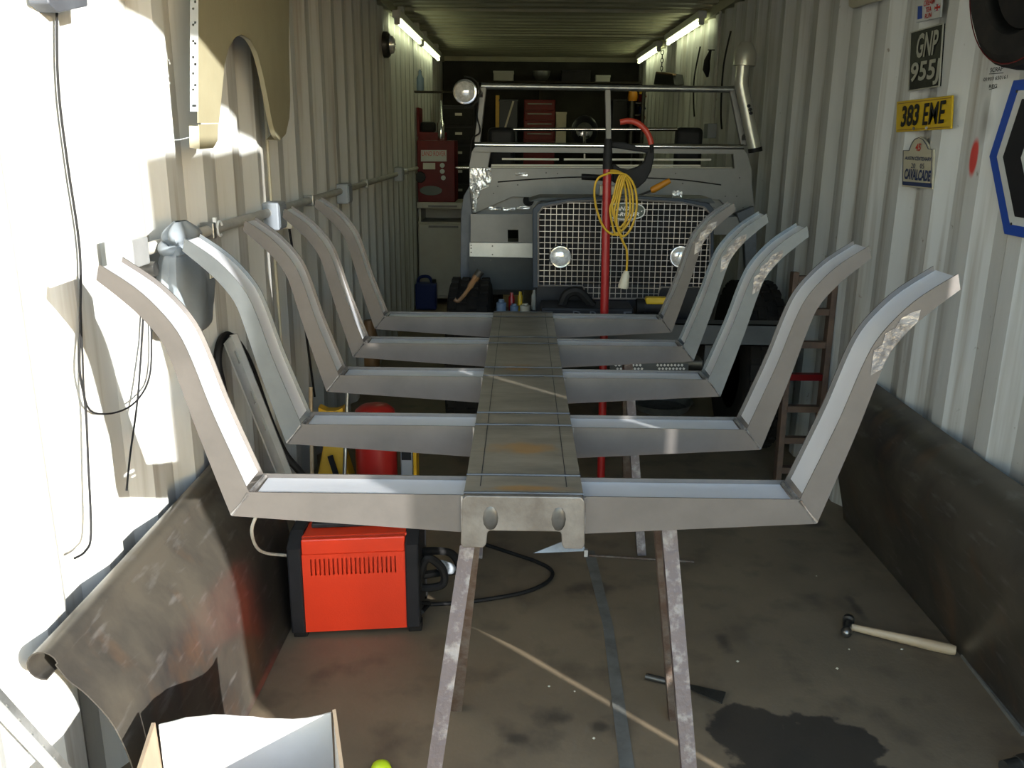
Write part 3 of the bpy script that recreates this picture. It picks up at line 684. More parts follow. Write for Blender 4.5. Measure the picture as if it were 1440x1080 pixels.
# hanging black lead with a loose loop
cb = thing('hanging_lead', 'thin black lead hanging down the sunlit wall with a loop', 'cable', (-1.13, 1.78, .6))
XC = -1.135
MB().tube(spline([at(u, v, 'x', XC) for u, v in [(83, -160), (80, 0), (82, 120), (95, 230), (112, 350), (113, 450), (112, 520), (120, 570), (124, 650), (128, 750), (120, 775), (105, 785)]], 5), .0026, 8).build('main_run', 'black_rubber', cb, True)
MB().tube(spline([at(u, v, 'x', XC) for u, v in [(113, 420), (116, 500), (122, 570), (150, 582), (185, 570), (207, 540), (213, 500), (211, 430), (206, 395)]], 5), .0022, 8).build('loop', 'black_rubber', cb, True)
MB().tube(spline([at(u, v, 'x', XC) for u, v in [(204, 400), (200, 470), (195, 545), (190, 590), (183, 640), (178, 690)]], 5), .0025, 8).build('tail', 'black_rubber', cb, True)
p = at(100, 0, 'x', -1.11)
MB().prism([at(66, -25, 'x', -1.11), at(122, -25, 'x', -1.11), at(124, 9, 'x', -1.11), at(83, 18, 'x', -1.11), at(69, 5, 'x', -1.11)], (-.04, 0, 0)).single('wall_bracket', 'pillar_grey', 'grey angled bracket high on sunlit wall beside the black lead', 'bracket', bevel=.003)
# perforated strip with a black rubber seal loop behind it
ps = thing('perforated_strip', 'pale slotted metal strip leaning on left wall behind first rib', 'metal strip', (-0.95, 2.6, 0))
t0, t1 = at(320, 478, 'x', -1.10), at(396, 668, 'x', -0.99)
dd = (t1 - t0).normalized(); t2 = t0 + dd*(-t0.z/dd.z)*0.99
LN = (t2 - t0).length; sd_ = dd.cross(V(0, 1, .6)).normalized(); u2_ = sd_.cross(dd).normalized()
ss = [0.0]
for f in (.13, .42, .62): ss += [f*(t1 - t0).length - .022, f*(t1 - t0).length + .022]
ss.append(LN)
holed(lambda p_, q_: t0 + dd*p_ + u2_*q_, ss, [-.0275, .004, .018, .0275], lambda i, j: j == 1 and i % 2 == 1).build('web_face', 'aluminium', ps, solid=.005)
MB().bar(t0 + V(.012, .024, .012), t2 + V(.012, .024, .012), .026, .004, up=(0, 1, .6)).build('folded_edge', 'aluminium', ps)
lp = [at(u, v, 'x', x) for u, v, x in [(322, 590, -1.13), (312, 540, -1.13), (306, 510, -1.13), (309, 485, -1.13), (318, 472, -1.13), (330, 478, -1.125), (345, 500, -1.12), (358, 530, -1.11), (370, 565, -1.10), (385, 605, -1.06), (402, 640, -1.02), (425, 668, -.96), (440, 700, -.91)]]
MB().tube(spline(lp, 5), .0135, 8).single('rubber_seal', 'black_rubber', 'black rubber door seal looped on left wall behind slotted strip', 'rubber seal', smooth=True)
# round wall lamp far along the left wall
rl = thing('bulkhead_lamp', 'round bulkhead lamp fixed on left wall under fluorescent tube', 'lamp', (-1.12, 6.32, 2.02))
MB().lathe([(.085, 0), (.085, .03), (.07, .045), (0, .05)], (-1.15, 6.32, 2.09), (1, 0, 0), 20).build('base', 'dark_steel', rl, True)
MB().lathe([(.06, .0), (.055, .02), (.03, .032), (0, .035)], (-1.103, 6.32, 2.09), (1, 0, 0), 18).build('lens', 'lamp_glass', rl, True)

# ------------------------------------------------------------------ right wall things
XR = 1.142
YD, ZD = V(0, -1, 0), V(0, 0, 1)     # reading direction on the right wall
def plate(name, pts, material, label, cat, th=.006, bevel=.001):
    t = thing(name, label, cat, (XR, sum(p.y for p in pts)/len(pts), min(p.z for p in pts)))
    MB().prism(pts, (th, 0, 0)).build('plate', material, t, bevel=bevel); return t
def wpt(u, v): return at(u, v, 'x', XR)
XT = XR - .0015
def wtext(t, body, mtl, u, v, hpx, wpx, tilt=0.0, **k):
    c = at(u, v, 'x', XT); up = at(u, v - hpx/2, 'x', XT); dn_ = at(u, v + hpx/2, 'x', XT)
    lf = at(u - wpx/2, v, 'x', XT); rt = at(u + wpx/2, v, 'x', XT)
    a = math.radians(tilt); xd = V(0, -math.cos(a), math.sin(a)); yd = V(0, math.sin(a), math.cos(a))
    return text_part(body, mtl, t, c, xd, yd, (up - dn_).length, abs(lf.y - rt.y), **k)
# black and silver number plate
t = plate('number_plate', [wpt(1281, 46), wpt(1327, 33), wpt(1321, 121), wpt(1278, 128)], 'plate_black', 'black number plate with raised silver characters on right wall', 'number plate')
tl_, tr_, br_, bl_ = wpt(1281, 46), wpt(1327, 33), wpt(1321, 121), wpt(1278, 128)
wtext(t, 'GNP', 'plate_silver', 1304, 62, 33, 29, bold=.025); wtext(t, '955J', 'plate_silver', 1300, 103, 34, 40, bold=.025)
mb = MB()
for a_, b_ in ((tl_, tr_), (tr_, br_), (br_, bl_), (bl_, tl_)): mb.bar(a_ + V(-.001, 0, 0), b_ + V(-.001, 0, 0), .004, .004)
mb.build('rim', 'plate_silver', t)
# yellow number plate
t = plate('number_plate', [wpt(1261, 143), wpt(1339, 134), wpt(1337, 181), wpt(1260, 186)], 'yellow_plate', 'yellow number plate with black characters on right wall', 'number plate')
wtext(t, '383', 'sign_black', 1280, 162.5, 29, 24, bold=.035, tilt=2); wtext(t, 'EME', 'sign_black', 1313.5, 159, 30, 30, bold=.015, tilt=2)
mb = MB(); mb.bar(at(1262, 183, 'x', XT), at(1335, 178.5, 'x', XT), .001, .002); mb.bar(at(1263, 146, 'x', XT), at(1337, 137.5, 'x', XT), .001, .002); mb.build('border_line', 'wood_brown', t)
for u in (1285, 1303): MB().cyl(at(u, 180 if u > 1290 else 181, 'x', XR - .003), at(u, 180, 'x', XR), .005, 8).build('screw', 'dark_steel', t)
# rally plaque with an arched top
arch = [wpt(u, v) for u, v in [(1269, 211.5), (1278, 211.5), (1281, 202), (1286, 195), (1293, 192), (1299, 195), (1304, 202), (1307, 209), (1313, 210), (1311, 266), (1268, 262)]]
t = plate('rally_plaque', arch, 'plaque_cream', 'cream arched rally plaque with blue lettering on right wall', 'plaque')
wtext(t, '45', 'marker_red', 1291.5, 207, 10, 7.5, bold=.02); wtext(t, 'AUSTIN CENTENARY', 'plaque_navy', 1291, 223, 5, 37, bold=.02); wtext(t, '20', 'plaque_navy', 1284.5, 233, 6.5, 6); wtext(t, '05', 'plaque_navy', 1297, 233.5, 6.5, 6)
wtext(t, 'CAVALCADE', 'plaque_navy', 1290, 246, 15, 37, bold=.04)
MB().prism([at(u, v, 'x', XT) for u, v in [(1269.5, 255), (1310, 258), (1310, 264), (1269.5, 260)]], (-.0008, 0, 0)).build('band', 'plaque_navy', t)
mb = MB(); cpt = sum(arch, V(0, 0, 0))/len(arch)
ins = [V(XT, cpt.y + (p.y - cpt.y)*.92, cpt.z + (p.z - cpt.z)*.93) for p in arch]
for i in range(len(ins)): mb.bar(ins[i], ins[(i+1) % len(ins)], .001, .0018)
mb.build('border_line', 'plaque_navy', t)
# cream tea run sign
t = plate('rally_sign', [wpt(1289, -12), wpt(1325, -16), wpt(1322, 24), wpt(1288, 32)], 'sign_white', 'small white sign with red lettering and flag on right wall', 'sign')
wtext(t, 'CREAM', 'marker_red', 1307, 3, 8, 15, bold=.02); wtext(t, 'TEA', 'marker_red', 1306, 13, 6.5, 8, bold=.02); wtext(t, 'RUN', 'marker_red', 1305.5, 22, 6.5, 9, bold=.02)
MB().prism([at(u, v, 'x', XT) for u, v in [(1291, 9), (1297, 8), (1296.5, 26), (1290.5, 27.5)]], (-.0008, 0, 0)).build('blue_panel', 'sign_blue', t)
MB().prism([at(u, v, 'x', XT) for u, v in [(1314.5, 7), (1322, 5), (1321.5, 14), (1314, 16)]], (-.0006, 0, 0)).build('flag_field', 'sign_blue', t)
X2 = XT - .001
mb = MB()
for a_, b_ in (((1314.5, 7), (1321.5, 14)), ((1322, 5), (1314, 16))): mb.bar(at(*a_, 'x', X2), at(*b_, 'x', X2), .001, .006)
mb.build('flag_saltire', 'sign_white', t)
mb = MB()
for a_, b_ in (((1318.2, 6), (1317.8, 15)), ((1314.2, 11.5), (1322, 9.5))): mb.bar(at(*a_, 'x', X2 - .0006), at(*b_, 'x', X2 - .0006), .001, .007)
mb.build('flag_cross', 'marker_red', t)
# chevron road sign
XS = 1.125
sg = thing('chevron_sign', 'blue-edged white road sign with black chevron on right wall', 'road sign', (XS, 2.3, 1.24))
def sp(u, v, x=XS): return at(u, v, 'x', x)
c0 = sp(1391, 220); ct_ = sp(1425, 113); cb_ = sp(1412, 329)
W_ = 0.62
def hexa(x, s, dy=0):
    P = [c0, ct_, V(0, ct_.y - .42, ct_.z), V(0, c0.y - W_, c0.z), V(0, cb_.y - .42, cb_.z), cb_]
    cy = c0.y - W_/2; cz = c0.z
    return [V(x, cy + (p.y - cy)*s, cz + (p.z - cz)*s) for p in P]
MB().prism(hexa(XS, 1), (.006, 0, 0)).build('plate', 'sign_blue', sg, bevel=.001)
MB().prism(hexa(XS - .001, .86), (.0008, 0, 0)).build('white_field', 'sign_white', sg)
def chev(o):  # thick '<'
    P = hexa(XS - .0022, .70)
    return P
h7 = hexa(XS - .0022, .75)
t1_, b1_ = h7[1], h7[5]; p1_ = h7[0]; dy = -.085
MB().prism([p1_, t1_, t1_ + V(0, dy, 0), p1_ + V(0, dy*1.05, 0), b1_ + V(0, dy, 0), b1_], (.0008, 0, 0)).build('chevron', 'sign_black', sg)
for yy, zz in ((ct_.y - .03, ct_.z - .03), (cb_.y - .03, cb_.z + .03)):
    MB().cyl((XS - .003, yy, zz), (1.15, yy, zz), .004, 8).build('bolt', 'dark_steel', sg)
# pen writing on the wall (belongs to the wall)
wr = bpy.data.objects['wall_right']; ORI['wall_right'] = V(0, 0, 0)
def pen(body, u, v, h, w):
    c = at(u, v, 'x', 1.1475); a_ = at(u - w/2, v, 'x', 1.1475); b_ = at(u + w/2, v, 'x', 1.1475)
    hh = (at(u, v - h/2, 'x', 1.1475) - at(u, v + h/2, 'x', 1.1475)).length
    text_part(body, 'pen_black', wr, c, YD, ZD, hh, abs(a_.y - b_.y), name='pen_writing', bold=.012)
pen('SCRAP', 1402, 97.5, 6, 18); pen('01933 650161', 1400, 110, 5, 33); pen('REG', 1397, 121, 5, 11)
mb = MB(); mb.bar(at(1391, 104, 'x', 1.147), at(1411, 102.5, 'x', 1.147), .001, .0018); mb.bar(at(1391, 126, 'x', 1.147), at(1402, 123, 'x', 1.147), .001, .0018)
mb.build('pen_underline', 'pen_black', wr)
# wheel hung high on the right wall
ty = thing('spare_tyre', 'dark tyre hung high on right wall above chevron sign', 'tyre', (1.08, 2.42, 1.68))
MB().lathe([(.19, .0), (.205, -.03), (.255, -.04), (.285, -.02), (.292, .02), (.28, .06), (.2, .06), (.19, .03), (.19, 0)], (1.09, 2.43, 1.97), (1, 0, 0), 40).build('casing', 'tyre_rubber', ty, True)
MB().lathe([(.19, .0), (.16, .03), (.06, .03), (.05, .01), (0, .01)], (1.10, 2.43, 1.97), (1, 0, 0), 32).build('wheel_disc', 'black_rubber', ty, True)
MB().tube(arc((1.060, 2.43, 1.97), .276, 0, 2*math.pi, 49, (0, 1, 0), (0, 0, 1))[:-1], .0015, 6, closed=True).build('red_line', 'dark_red', ty, True)
MB().box((1.09, 2.36, 1.93), (1.151, 2.50, 2.01)).build('hanger', 'dark_steel', ty)
# cream board edge high on the right wall
MB().prism([wpt(1200, -40), wpt(1244, -45), wpt(1242, 1), wpt(1236, 2), wpt(1205, 12), wpt(1200, 9)], (-.02, 0, 0)).single('cream_board', 'cream_board', 'cream board with rounded corner hung high on right wall', 'board', bevel=.003)
# conduit, socket and black hoses far along the right wall
rw = thing('right_conduit', 'vertical pale conduit with grey socket on right wall behind windscreen', 'conduit', (1.13, 6.42, 1.5))
MB().cyl((1.135, 6.42, 1.58), (1.135, 6.42, 2.34), .009, 8).build('pipe', 'conduit_paint', rw, True)
MB().box((1.085, 6.35, 1.50), (1.15, 6.48, 1.60)).build('socket', 'socket_grey', rw, bevel=.005)
for i, (yy, zb, lab) in enumerate([(6.05, 1.56, 'black cable hanging down right wall next to pale conduit'), (7.05, 1.66, 'short dark cable hanging on right wall under fluorescent lamp')]):
    MB().tube(spline([V(1.12, yy - .05, 2.16), V(1.10, yy, 1.95), V(1.11, yy + .03, zb + .12), V(1.12, yy + .01, zb)], 6), .006, 8).single('hanging_hose', 'black_rubber', lab, 'cable', smooth=True)
hk = thing('gloves', 'dark bundle hanging from a hook on right wall beside snorkel', 'bundle', (1.12, 6.6, 1.95))
MB().tube([V(1.12, 6.6, 2.10), V(1.10, 6.6, 2.03), V(1.10, 6.61, 1.97), V(1.11, 6.6, 1.92)], [.008, .022, .026, .008], 10).build('bundle', 'black_rubber', hk, True)
MB().cyl((1.15, 6.6, 2.10), (1.10, 6.6, 2.10), .005, 6).build('hook', 'dark_steel', hk)

# rusty ladder rack by the right wall
ld = thing('loading_ramp', 'narrow rusty ladder ramp leaning upright by right wall behind ribs', 'ramp', (1.0, 3.7, 0))
LY = 3.72
la, lb = at(1100, 600, 'y', LY), at(1152, 600, 'y', LY)
for xb, xt in ((la.x, la.x + .005), (lb.x, lb.x + .012)):
    MB().bar((xb, LY, 0), (xt, LY + .05, .95), .026, .05, up=(0, 1, 0)).build('stile', 'ladder_rust', ld, bevel=.003)
for i, z in enumerate([.06, .20, .345, .49, .635, .78, .92]):
    MB().bar((la.x, LY + .05*z, z), (lb.x + .01, LY + .05*z, z), .035, .028).build('rung', 'ladder_rust' if i != 3 else 'dark_red', ld)

# ------------------------------------------------------------------ the stripped vehicle
VX = 0.245
car = thing('off_road_vehicle', 'stripped grey off-road vehicle with mesh grille and bare windscreen frame', 'vehicle', (VX, 5.2, 0))
def cy(u, v, y): return at(u, v, 'y', y)
GY = 3.80
# grille: wire mesh in an inverted T with an arched top
gl = [cy(757, 402, GY), cy(757, 300, GY), cy(764, 291, GY), cy(800, 284, GY), cy(880, 280, GY), cy(960, 285, GY), cy(991, 292, GY), cy(998, 300, GY), cy(998, 404, GY), cy(930, 404, GY), cy(927, 408, GY), cy(925, 420, GY), cy(823, 420, GY), cy(821, 405, GY), cy(818, 402, GY)]
def g_in(x, z):
    ins = False; n = len(gl)
    for i in range(n):
        a_, b_ = gl[i], gl[i-1]
        if (a_.z > z) != (b_.z > z) and x < (b_.x - a_.x)*(z - a_.z)/(b_.z - a_.z) + a_.x: ins = not ins
    return ins
gx0, gx1 = gl[0].x, gl[8].x; gz0, gz1 = gl[11].z, gl[4].z
mb = MB(); pitch = (gx1 - gx0)/31; r_ = .0012
def runs(fixed, lo, hi, vert):
    out = []; cur = None; n = 160
    for i in range(n + 1):
        t_ = lo + (hi - lo)*i/n
        ok = g_in(fixed, t_) if vert else g_in(t_, fixed)
        if ok and cur is None: cur = t_
        if (not ok or i == n) and cur is not None: out.append((cur, t_)); cur = None
    return out
for i in range(1, 31):
    x = gx0 + pitch*i
    for a_, b_ in runs(x, gz0 - .01, gz1 + .01, True): mb.box((x - r_, GY - r_, a_), (x + r_, GY + r_, b_))
z = gz0 + pitch*.9
while z < gz1:
    for a_, b_ in runs(z, gx0 - .01, gx1 + .01, False): mb.box((a_, GY - 2*r_, z - r_), (b_, GY, z + r_))
    z += pitch
grille = mb.build('grille_mesh', 'mesh_wire', car)
mb = MB(); mb.tube(gl, .0042, 6, closed=True); mb.build('rim', 'mesh_wire', grille, True)
# radiator panel behind: frame around the grille and a dark radiator core
def px_poly(pts, y): return [cy(u, v, y) for u, v in pts]
rp = MB()
rp.prism(px_poly([(749, 405), (749, 294), (757, 286), (800, 279), (880, 274), (960, 279), (997, 286), (1004, 294), (1004, 405), (998, 405), (998, 300), (991, 292), (960, 285), (880, 280), (800, 284), (764, 291), (757, 300), (757, 405)], GY + .004), (0, .07, 0))
rpan = rp.build('radiator_panel', 'body_blue', car, bevel=.003)
MB().box((gx0 + .005, GY + .10, gz0 + .02), (gx1 - .005, GY + .14, gz1 - .02)).build('radiator_core', 'black_rubber', car)
mb = MB()
for i in range(24):
    x = gx0 + .02 + i*(gx1 - gx0 - .04)/23; mb.box((x - .004, GY + .096, gz0 + .04), (x + .004, GY + .10, gz1 - .05))
mb.build('radiator_fins', 'black_rubber', car)
MB().box((gx0 - .01, GY + .01, gz0 - .16), (gx1 + .01, GY + .07, gz0 + .06)).build('lower_crossmember', 'black_plastic', car, bevel=.004)
# head lamps
for (u, v) in ((788, 361), (957, 361)):
    c = cy(u, v, GY - .006)
    hl = MB().lathe([(.046, .03), (.050, .0), (.046, -.006), (.044, -.004)], c, (0, 1, 0), 24).build('headlamp', 'chrome', car, True)
    MB().lathe([(.045, .0), (.038, -.010), (.02, -.016), (0, -.018)], c, (0, 1, 0), 24).build('lens', 'lamp_glass', hl, True)
    MB().lathe([(.045, .0), (.045, .07), (.02, .10)], c, (0, 1, 0), 20).build('bowl', 'black_plastic', hl, True)
# oval badge
bc = cy(880, 297, GY - .010); hw, hh = .080, .034
ov = [bc + V(hw*math.copysign(abs(math.cos(a))**.8, math.cos(a)), 0, hh*math.copysign(abs(math.sin(a))**.8, math.sin(a))) for a in [2*math.pi*i/40 for i in range(40)]]
bd = MB().prism(ov, (0, .004, 0)).build('badge', 'badge_green', car)
MB().tube([p + V(0, -.001, 0) for p in ov], .0028, 6, closed=True).build('rim', 'white_paint', bd, True)
text_part('LAND-', 'white_paint', bd, bc + V(-.016, -.0015, .0115), (1, 0, 0), (0, 0, 1), .017, .078, shear=.25, bold=.03)
text_part('-ROVER', 'white_paint', bd, bc + V(.012, -.0015, -.0125), (1, 0, 0), (0, 0, 1), .017, .092, shear=.25, bold=.03)
for dx in (-.068, .068): MB().cyl(bc + V(dx, -.002, 0), bc + V(dx, 0, 0), .003, 8).build('stud', 'chrome', bd)
# bulkhead
BY = 4.80
bh = MB()
bh.prism(px_poly([(668, 206), (1046, 210), (1050, 216), (664, 214)], BY), (0, .05, 0))                 # top rail
bh.prism(px_poly([(664, 214), (690, 214), (686, 236), (660, 236)], BY), (0, .05, 0))
bh.prism(px_poly([(1031, 216), (1050, 216), (1057, 238), (1033, 238)], BY), (0, .05, 0))
bh.prism(px_poly([(660, 236), (1057, 237), (1058, 262), (660, 262)], BY), (0, .03, 0))
bh.prism(px_poly([(660, 262), (1058, 262), (1062, 300), (1030, 300), (1012, 281), (720, 277), (668, 300), (660, 300)], BY), (0, .03, 0))
blk = bh.build('bulkhead', 'body_grey', car, bevel=.002)
bh2 = MB(); bh2.prism(px_poly([(716, 276), (1012, 278), (1038, 300), (1036, 312), (672, 304), (668, 299)], BY + .05), (0, .02, 0)); bh2.build('toe_panel', 'body_grey', blk)
mb = MB()
for u0, u1, v in ((706, 786, 223.5), (793, 1000, 224), (691, 985, 232.5), (690, 1030, 236)):
    mb.bar(cy(u0, v, BY + .04), cy(u1, v + .6, BY + .04), .008, .010)
mb.bar(cy(822, 216, BY + .04), cy(822, 224, BY + .04), .008, .008); mb.build('vent_rail', 'plate_silver', blk)
MB().lathe([(.030, 0), (.030, .006), (.024, .006), (.024, -.001), (0, -.001)], cy(743, 282, BY + .045), (0, -1, 0), 20).build('hole_disc', 'black_rubber', blk, True)  # closed black disc stands in for the dark depth of a hole
for u, v in ((700, 262), (728, 260), (768, 243), (784, 244), (950, 244), (960, 258), (1020, 276), (1036, 276), (1004, 292), (1045, 292), (694, 272), (1040, 250)):
    c = cy(u, v, BY - .001); MB().cyl(c, c + V(0, .002, 0), .004, 8).build('bolt', 'dark_steel', blk)
mb = MB(); mb.tube(spline([cy(700, 256, BY - .006), cy(750, 252, BY - .006), cy(810, 249, BY - .006), cy(848, 250, BY - .006)], 5), .0035, 6)
mb.tube(spline([cy(905, 250, BY - .006), cy(960, 253, BY - .006), cy(1014, 260, BY - .006)], 5), .0035, 6); mb.build('seam_line', 'black_plastic', blk, True)
MB().cyl(cy(818, 248.5, BY - .02), cy(868, 251, BY - .02), .016, 10).build('wiper_housing', 'black_plastic', blk, True)
# bright crumpled sheet added for the glints on the aluminium corner
rows = []
for i in range(13):
    v = 236 + i*5.2; uu0 = 661 + (0 if i < 7 else 4); uu1 = 692 - (abs(i-2)*1.2 if i < 6 else 16 + (i-6)*1.2)
    rows.append([cy(uu0 + (uu1 - uu0)*j/7, v, BY - .004 - .010*random.random()) for j in range(8)])
MB().grid(rows).build('glint_sheet', 'foil', blk)
for u, v in ((696, 293), (716, 294), (736, 292), (733, 245)):
    c = cy(u, v, BY - .006); MB().grid([[c + V(.022*(i-1.5), -.006*random.random(), .008*(j-1)) for i in range(4)] for j in range(3)]).build('glint_patch', 'foil', blk)  # small bright flecks, added as further glints on the bulkhead
# footwell panels on the left of the grille
FY = 4.55
holed(lambda p_, q_: cy(p_, q_, FY + .035), [662, 714, 729, 753], [301, 323, 340, 350], lambda i, j: i == 1 and j == 1).build('footwell_panel', 'body_grey', car, solid=.01)
MB().prism(px_poly([(660, 341), (752, 342), (752, 363), (660, 361)], FY), (0, .02, 0)).build('footwell_strip', 'aluminium', car, bevel=.002)
MB().prism(px_poly([(660, 361), (752, 362), (752, 408), (690, 407), (660, 402)], FY + .01), (0, .02, 0)).build('footwell_lower', 'body_dark', car)
MB().prism(px_poly([(648, 300), (652, 275), (660, 262), (664, 300), (661, 410), (647, 410)], FY + .1), (0, .05, 0)).build('door_pillar', 'pillar_grey', car, bevel=.003)
MB().prism(px_poly([(1036, 300), (1060, 290), (1064, 330), (1062, 400), (1050, 400), (1046, 330)], FY + .1), (0, .05, 0)).build('door_pillar', 'pillar_grey', car, bevel=.003)
MB().prism(px_poly([(1004, 305), (1050, 305), (1048, 330), (1004, 330)], FY + .12), (0, .02, 0)).build('inner_wing', 'body_grey', car)
for u, v in ((692.5, 346), (692.5, 358), (662.5, 345), (662.5, 349), (662.5, 355), (667, 366), (690, 366)):
    c = cy(u, v, FY - .001); MB().cyl(c, c + V(0, .002, 0), .004, 8).build('bolt', 'dark_steel', car)
# windscreen frame
WY = 4.86
wf = MB()
wf.tube([cy(677, 121, WY), cy(1032, 126, WY)], .017, 10)
wsf = wf.build('windscreen_frame', 'galvanised', car, True)
MB().tube([cy(668, 203.5, WY - .03), cy(1046, 207, WY - .03)], .015, 10).build('lower_rail', 'chrome', wsf, True)
for a_, b_ in (((680, 122), (671, 203)), ((1030, 127), (1046, 206))):
    MB().bar(cy(*a_, WY), cy(*b_, WY), .034, .034, up=(0, 1, 0)).build('side_post', 'body_grey', wsf, bevel=.005)
MB().bar(cy(854.5, 125, WY), cy(856, 205, WY), .03, .024, up=(0, 1, 0)).build('centre_post', 'body_grey', wsf, bevel=.003)
# spot lamp on the left post
sp_ = cy(654, 129, WY - .12)
sl_ = MB().lathe([(.0, .09), (.03, .085), (.05, .05), (.060, .0), (.062, -.012), (.055, -.014)], sp_, (0, 1, 0), 26).build('spot_lamp', 'chrome', car, True)
MB().lathe([(.056, -.006), (.05, -.02), (.03, -.03), (0, -.034)], sp_, (0, 1, 0), 26).build('lens', 'lamp_glass', sl_, True)
MB().tube([sp_ + V(-.005, .0, .075)] + [sp_ + V(.078*math.cos(a), .0, .078*math.sin(a)) for a in (1.1, .6, 0, -.6, -1.1)] + [sp_ + V(-.005, 0, -.075)], .005, 6).build('yoke', 'dark_steel', sl_, True)
MB().bar(sp_ + V(.075, 0, 0), cy(677, 135, WY), .018, .018).build('bracket', 'dark_steel', sl_)
MB().tube(spline([sp_ + V(.07, .0, -.03), cy(670, 160, WY - .05), cy(675, 185, WY - .05), cy(664, 196, WY - .05), cy(661, 225, WY - .05)], 5), .004, 6).build('lead', 'black_rubber', sl_, True)
# air intake snorkel on the right post
SY = 4.80
sn = MB().tube(spline([cy(1045, 86, SY), cy(1044, 100, SY), cy(1043, 120, SY), cy(1050, 155, SY), cy(1056, 185, SY), cy(1062, 212, SY)], 5), .034, 16).build('snorkel', 'snorkel_steel', car, True)
MB().lathe([(.045, -.0), (.058, .002), (.058, .055), (.052, .075), (.038, .10), (.03, .115), (0, .12)], cy(1046, 93, SY), (0.03, 0, 1), 22).build('intake_cap', 'snorkel_steel', sn, True)
MB().lathe([(.037, -.01), (.037, .012)], cy(1062, 211, SY), (-.2, 0, 1), 16).build('hose_end', 'black_rubber', sn, True)
for u, v in ((1053, 149), (1055, 154), (1056, 159)): MB().ball(cy(u, v, SY - .034), .010, .004, .009, 8, 6).build('mount_screw', 'black_plastic', sn)
MB().bar(cy(1050, 190, SY), cy(1044, 196, WY), .02, .02).build('stay', 'dark_steel', sn)
# seats and chromed cross bar behind the screen
IY = 5.55
MB().cyl(cy(722, 182, IY), cy(952, 182, IY), .011, 10).build('cross_bar', 'chrome', car, True)
MB().cyl(cy(822, 183, IY), cy(822, 206, IY), .009, 8).build('bar_stay', 'chrome', car, True)
for u, w in ((705, 19), (970, 20)):
    c = cy(u, 190, IY + .02)
    MB().box(c + V(-.085, 0, -.55), c + V(.085, .07, .045)).build('seat_back', 'black_plastic', car, True, bevel=.03, seg=3)
MB().ball(cy(822, 184, IY + .5), .09, .09, .10, 14, 9).build('hub_dome', 'black_plastic', car, True)
MB().lathe([(.055, 0), (.05, .02), (.02, .035), (0, .036)], cy(822, 184, IY + .41), (0, -1, .3), 18).build('dome_lens', 'chrome', car, True)
# chassis, bumper, wheels
for x in (VX - .40, VX + .40): MB().box((x - .035, 3.62, .55), (x + .035, 7.2, .68)).build('chassis_rail', 'dark_steel', car, bevel=.004)
mb = MB(); bz0, bz1 = .672, .762
mb.box((VX - .55, 3.55, bz0), (VX + .66, 3.556, bz1)); mb.box((VX - .55, 3.55, bz1 - .005), (VX + .66, 3.64, bz1)); mb.box((VX - .55, 3.55, bz0), (VX + .66, 3.62, bz0 + .005))
mb.build('bumper', 'body_dark', car)
MB().cyl((VX - .72, 4.25, .42), (VX + .72, 4.25, .42), .05, 14).build('front_axle', 'dark_steel', car, True)
MB().cyl((VX - .72, 6.55, .42), (VX + .72, 6.55, .42), .05, 14).build('rear_axle', 'dark_steel', car, True)
MB().box((VX - .66, 5.0, .62), (VX + .66, 7.2, .70)).build('floor_pan', 'body_dark', car)
MB().box((VX - .2, 4.1, .55), (VX + .2, 4.7, .95)).build('engine_block', 'black_plastic', car, bevel=.02)
def wheel(x, y, r=.415):
    s = 1 if x > VX else -1
    w = MB().lathe([(.22, -.09), (.30, -.105), (r - .03, -.10), (r - .008, -.085), (r - .008, .085), (r - .03, .10), (.30, .105), (.22, .09)], (x, y, r), (1, 0, 0), 40).build('tyre', 'tyre_rubber', car, True)
    mb = MB()
    for i in range(34):
        a = 2*math.pi*i/34; e = V(0, math.cos(a), math.sin(a)); t_ = V(0, -math.sin(a), math.cos(a))
        for k, xo in enumerate((-.072, -.024, .024, .072)):
            e2 = V(0, math.cos(a + .09*(k % 2)), math.sin(a + .09*(k % 2))); t2_ = V(0, -e2.z, e2.y)
            mb.obox(V(x + xo, y, r) + e2*(r - .006), V(.018, 0, 0), t2_*.024, e2*.008)
    mb.build('tread', 'tyre_rubber', w)
    MB().lathe([(.22, -.09), (.21, .06), (.14, .045*s), (.08, .05*s), (.07, .08*s), (0, .09*s)], (x, y, r), (1, 0, 0), 28).build('rim', 'dark_steel', w, True)
    for i in range(5):
        a = 2*math.pi*i/5; MB().cyl((x + .04*s, y + .11*math.cos(a), r + .11*math.sin(a)), (x + .075*s, y + .11*math.cos(a), r + .11*math.sin(a)), .011, 6).build('wheel_nut', 'chrome', w)
for x in (VX - .69, VX + .69):
    for y in (4.25, 6.55): wheel(x, y)
# black tool case lying on the bumper in front of the grille, with grey lettering on its side
bx_ = thing('tool_case', 'black case with grey letters resting on bumper below the grille', 'case', (VX - .05, 3.66, bz1))
MB().box((VX - .36, 3.58, bz1), (VX + .025, 3.77, bz1 + .055)).build('body', 'black_plastic', bx_, bevel=.008)
MB().tube(spline([V(VX - .27, 3.66, bz1 + .05), V(VX - .25, 3.66, bz1 + .10), V(VX - .20, 3.66, bz1 + .11), V(VX - .14, 3.66, bz1 + .05)], 5), .02, 8).build('handle', 'black_rubber', bx_, True)
for ch_, dx_ in (('D', -.21), ('R', -.14), ('E', .0)): text_part(ch_, 'pillar_grey', bx_, V(VX + dx_, 3.578, bz1 + .026), (1, 0, 0), (0, 0, 1), .035, .035)
MB().tube(spline([V(VX - .30, 3.56, bz1 + .006), V(VX - .2, 3.545, bz1 + .012), V(VX - .08, 3.56, bz1 + .006)], 5), .007, 8).single('red_cable', 'red_paint', 'short red cable lying along the bumper left of red pole', 'cable')
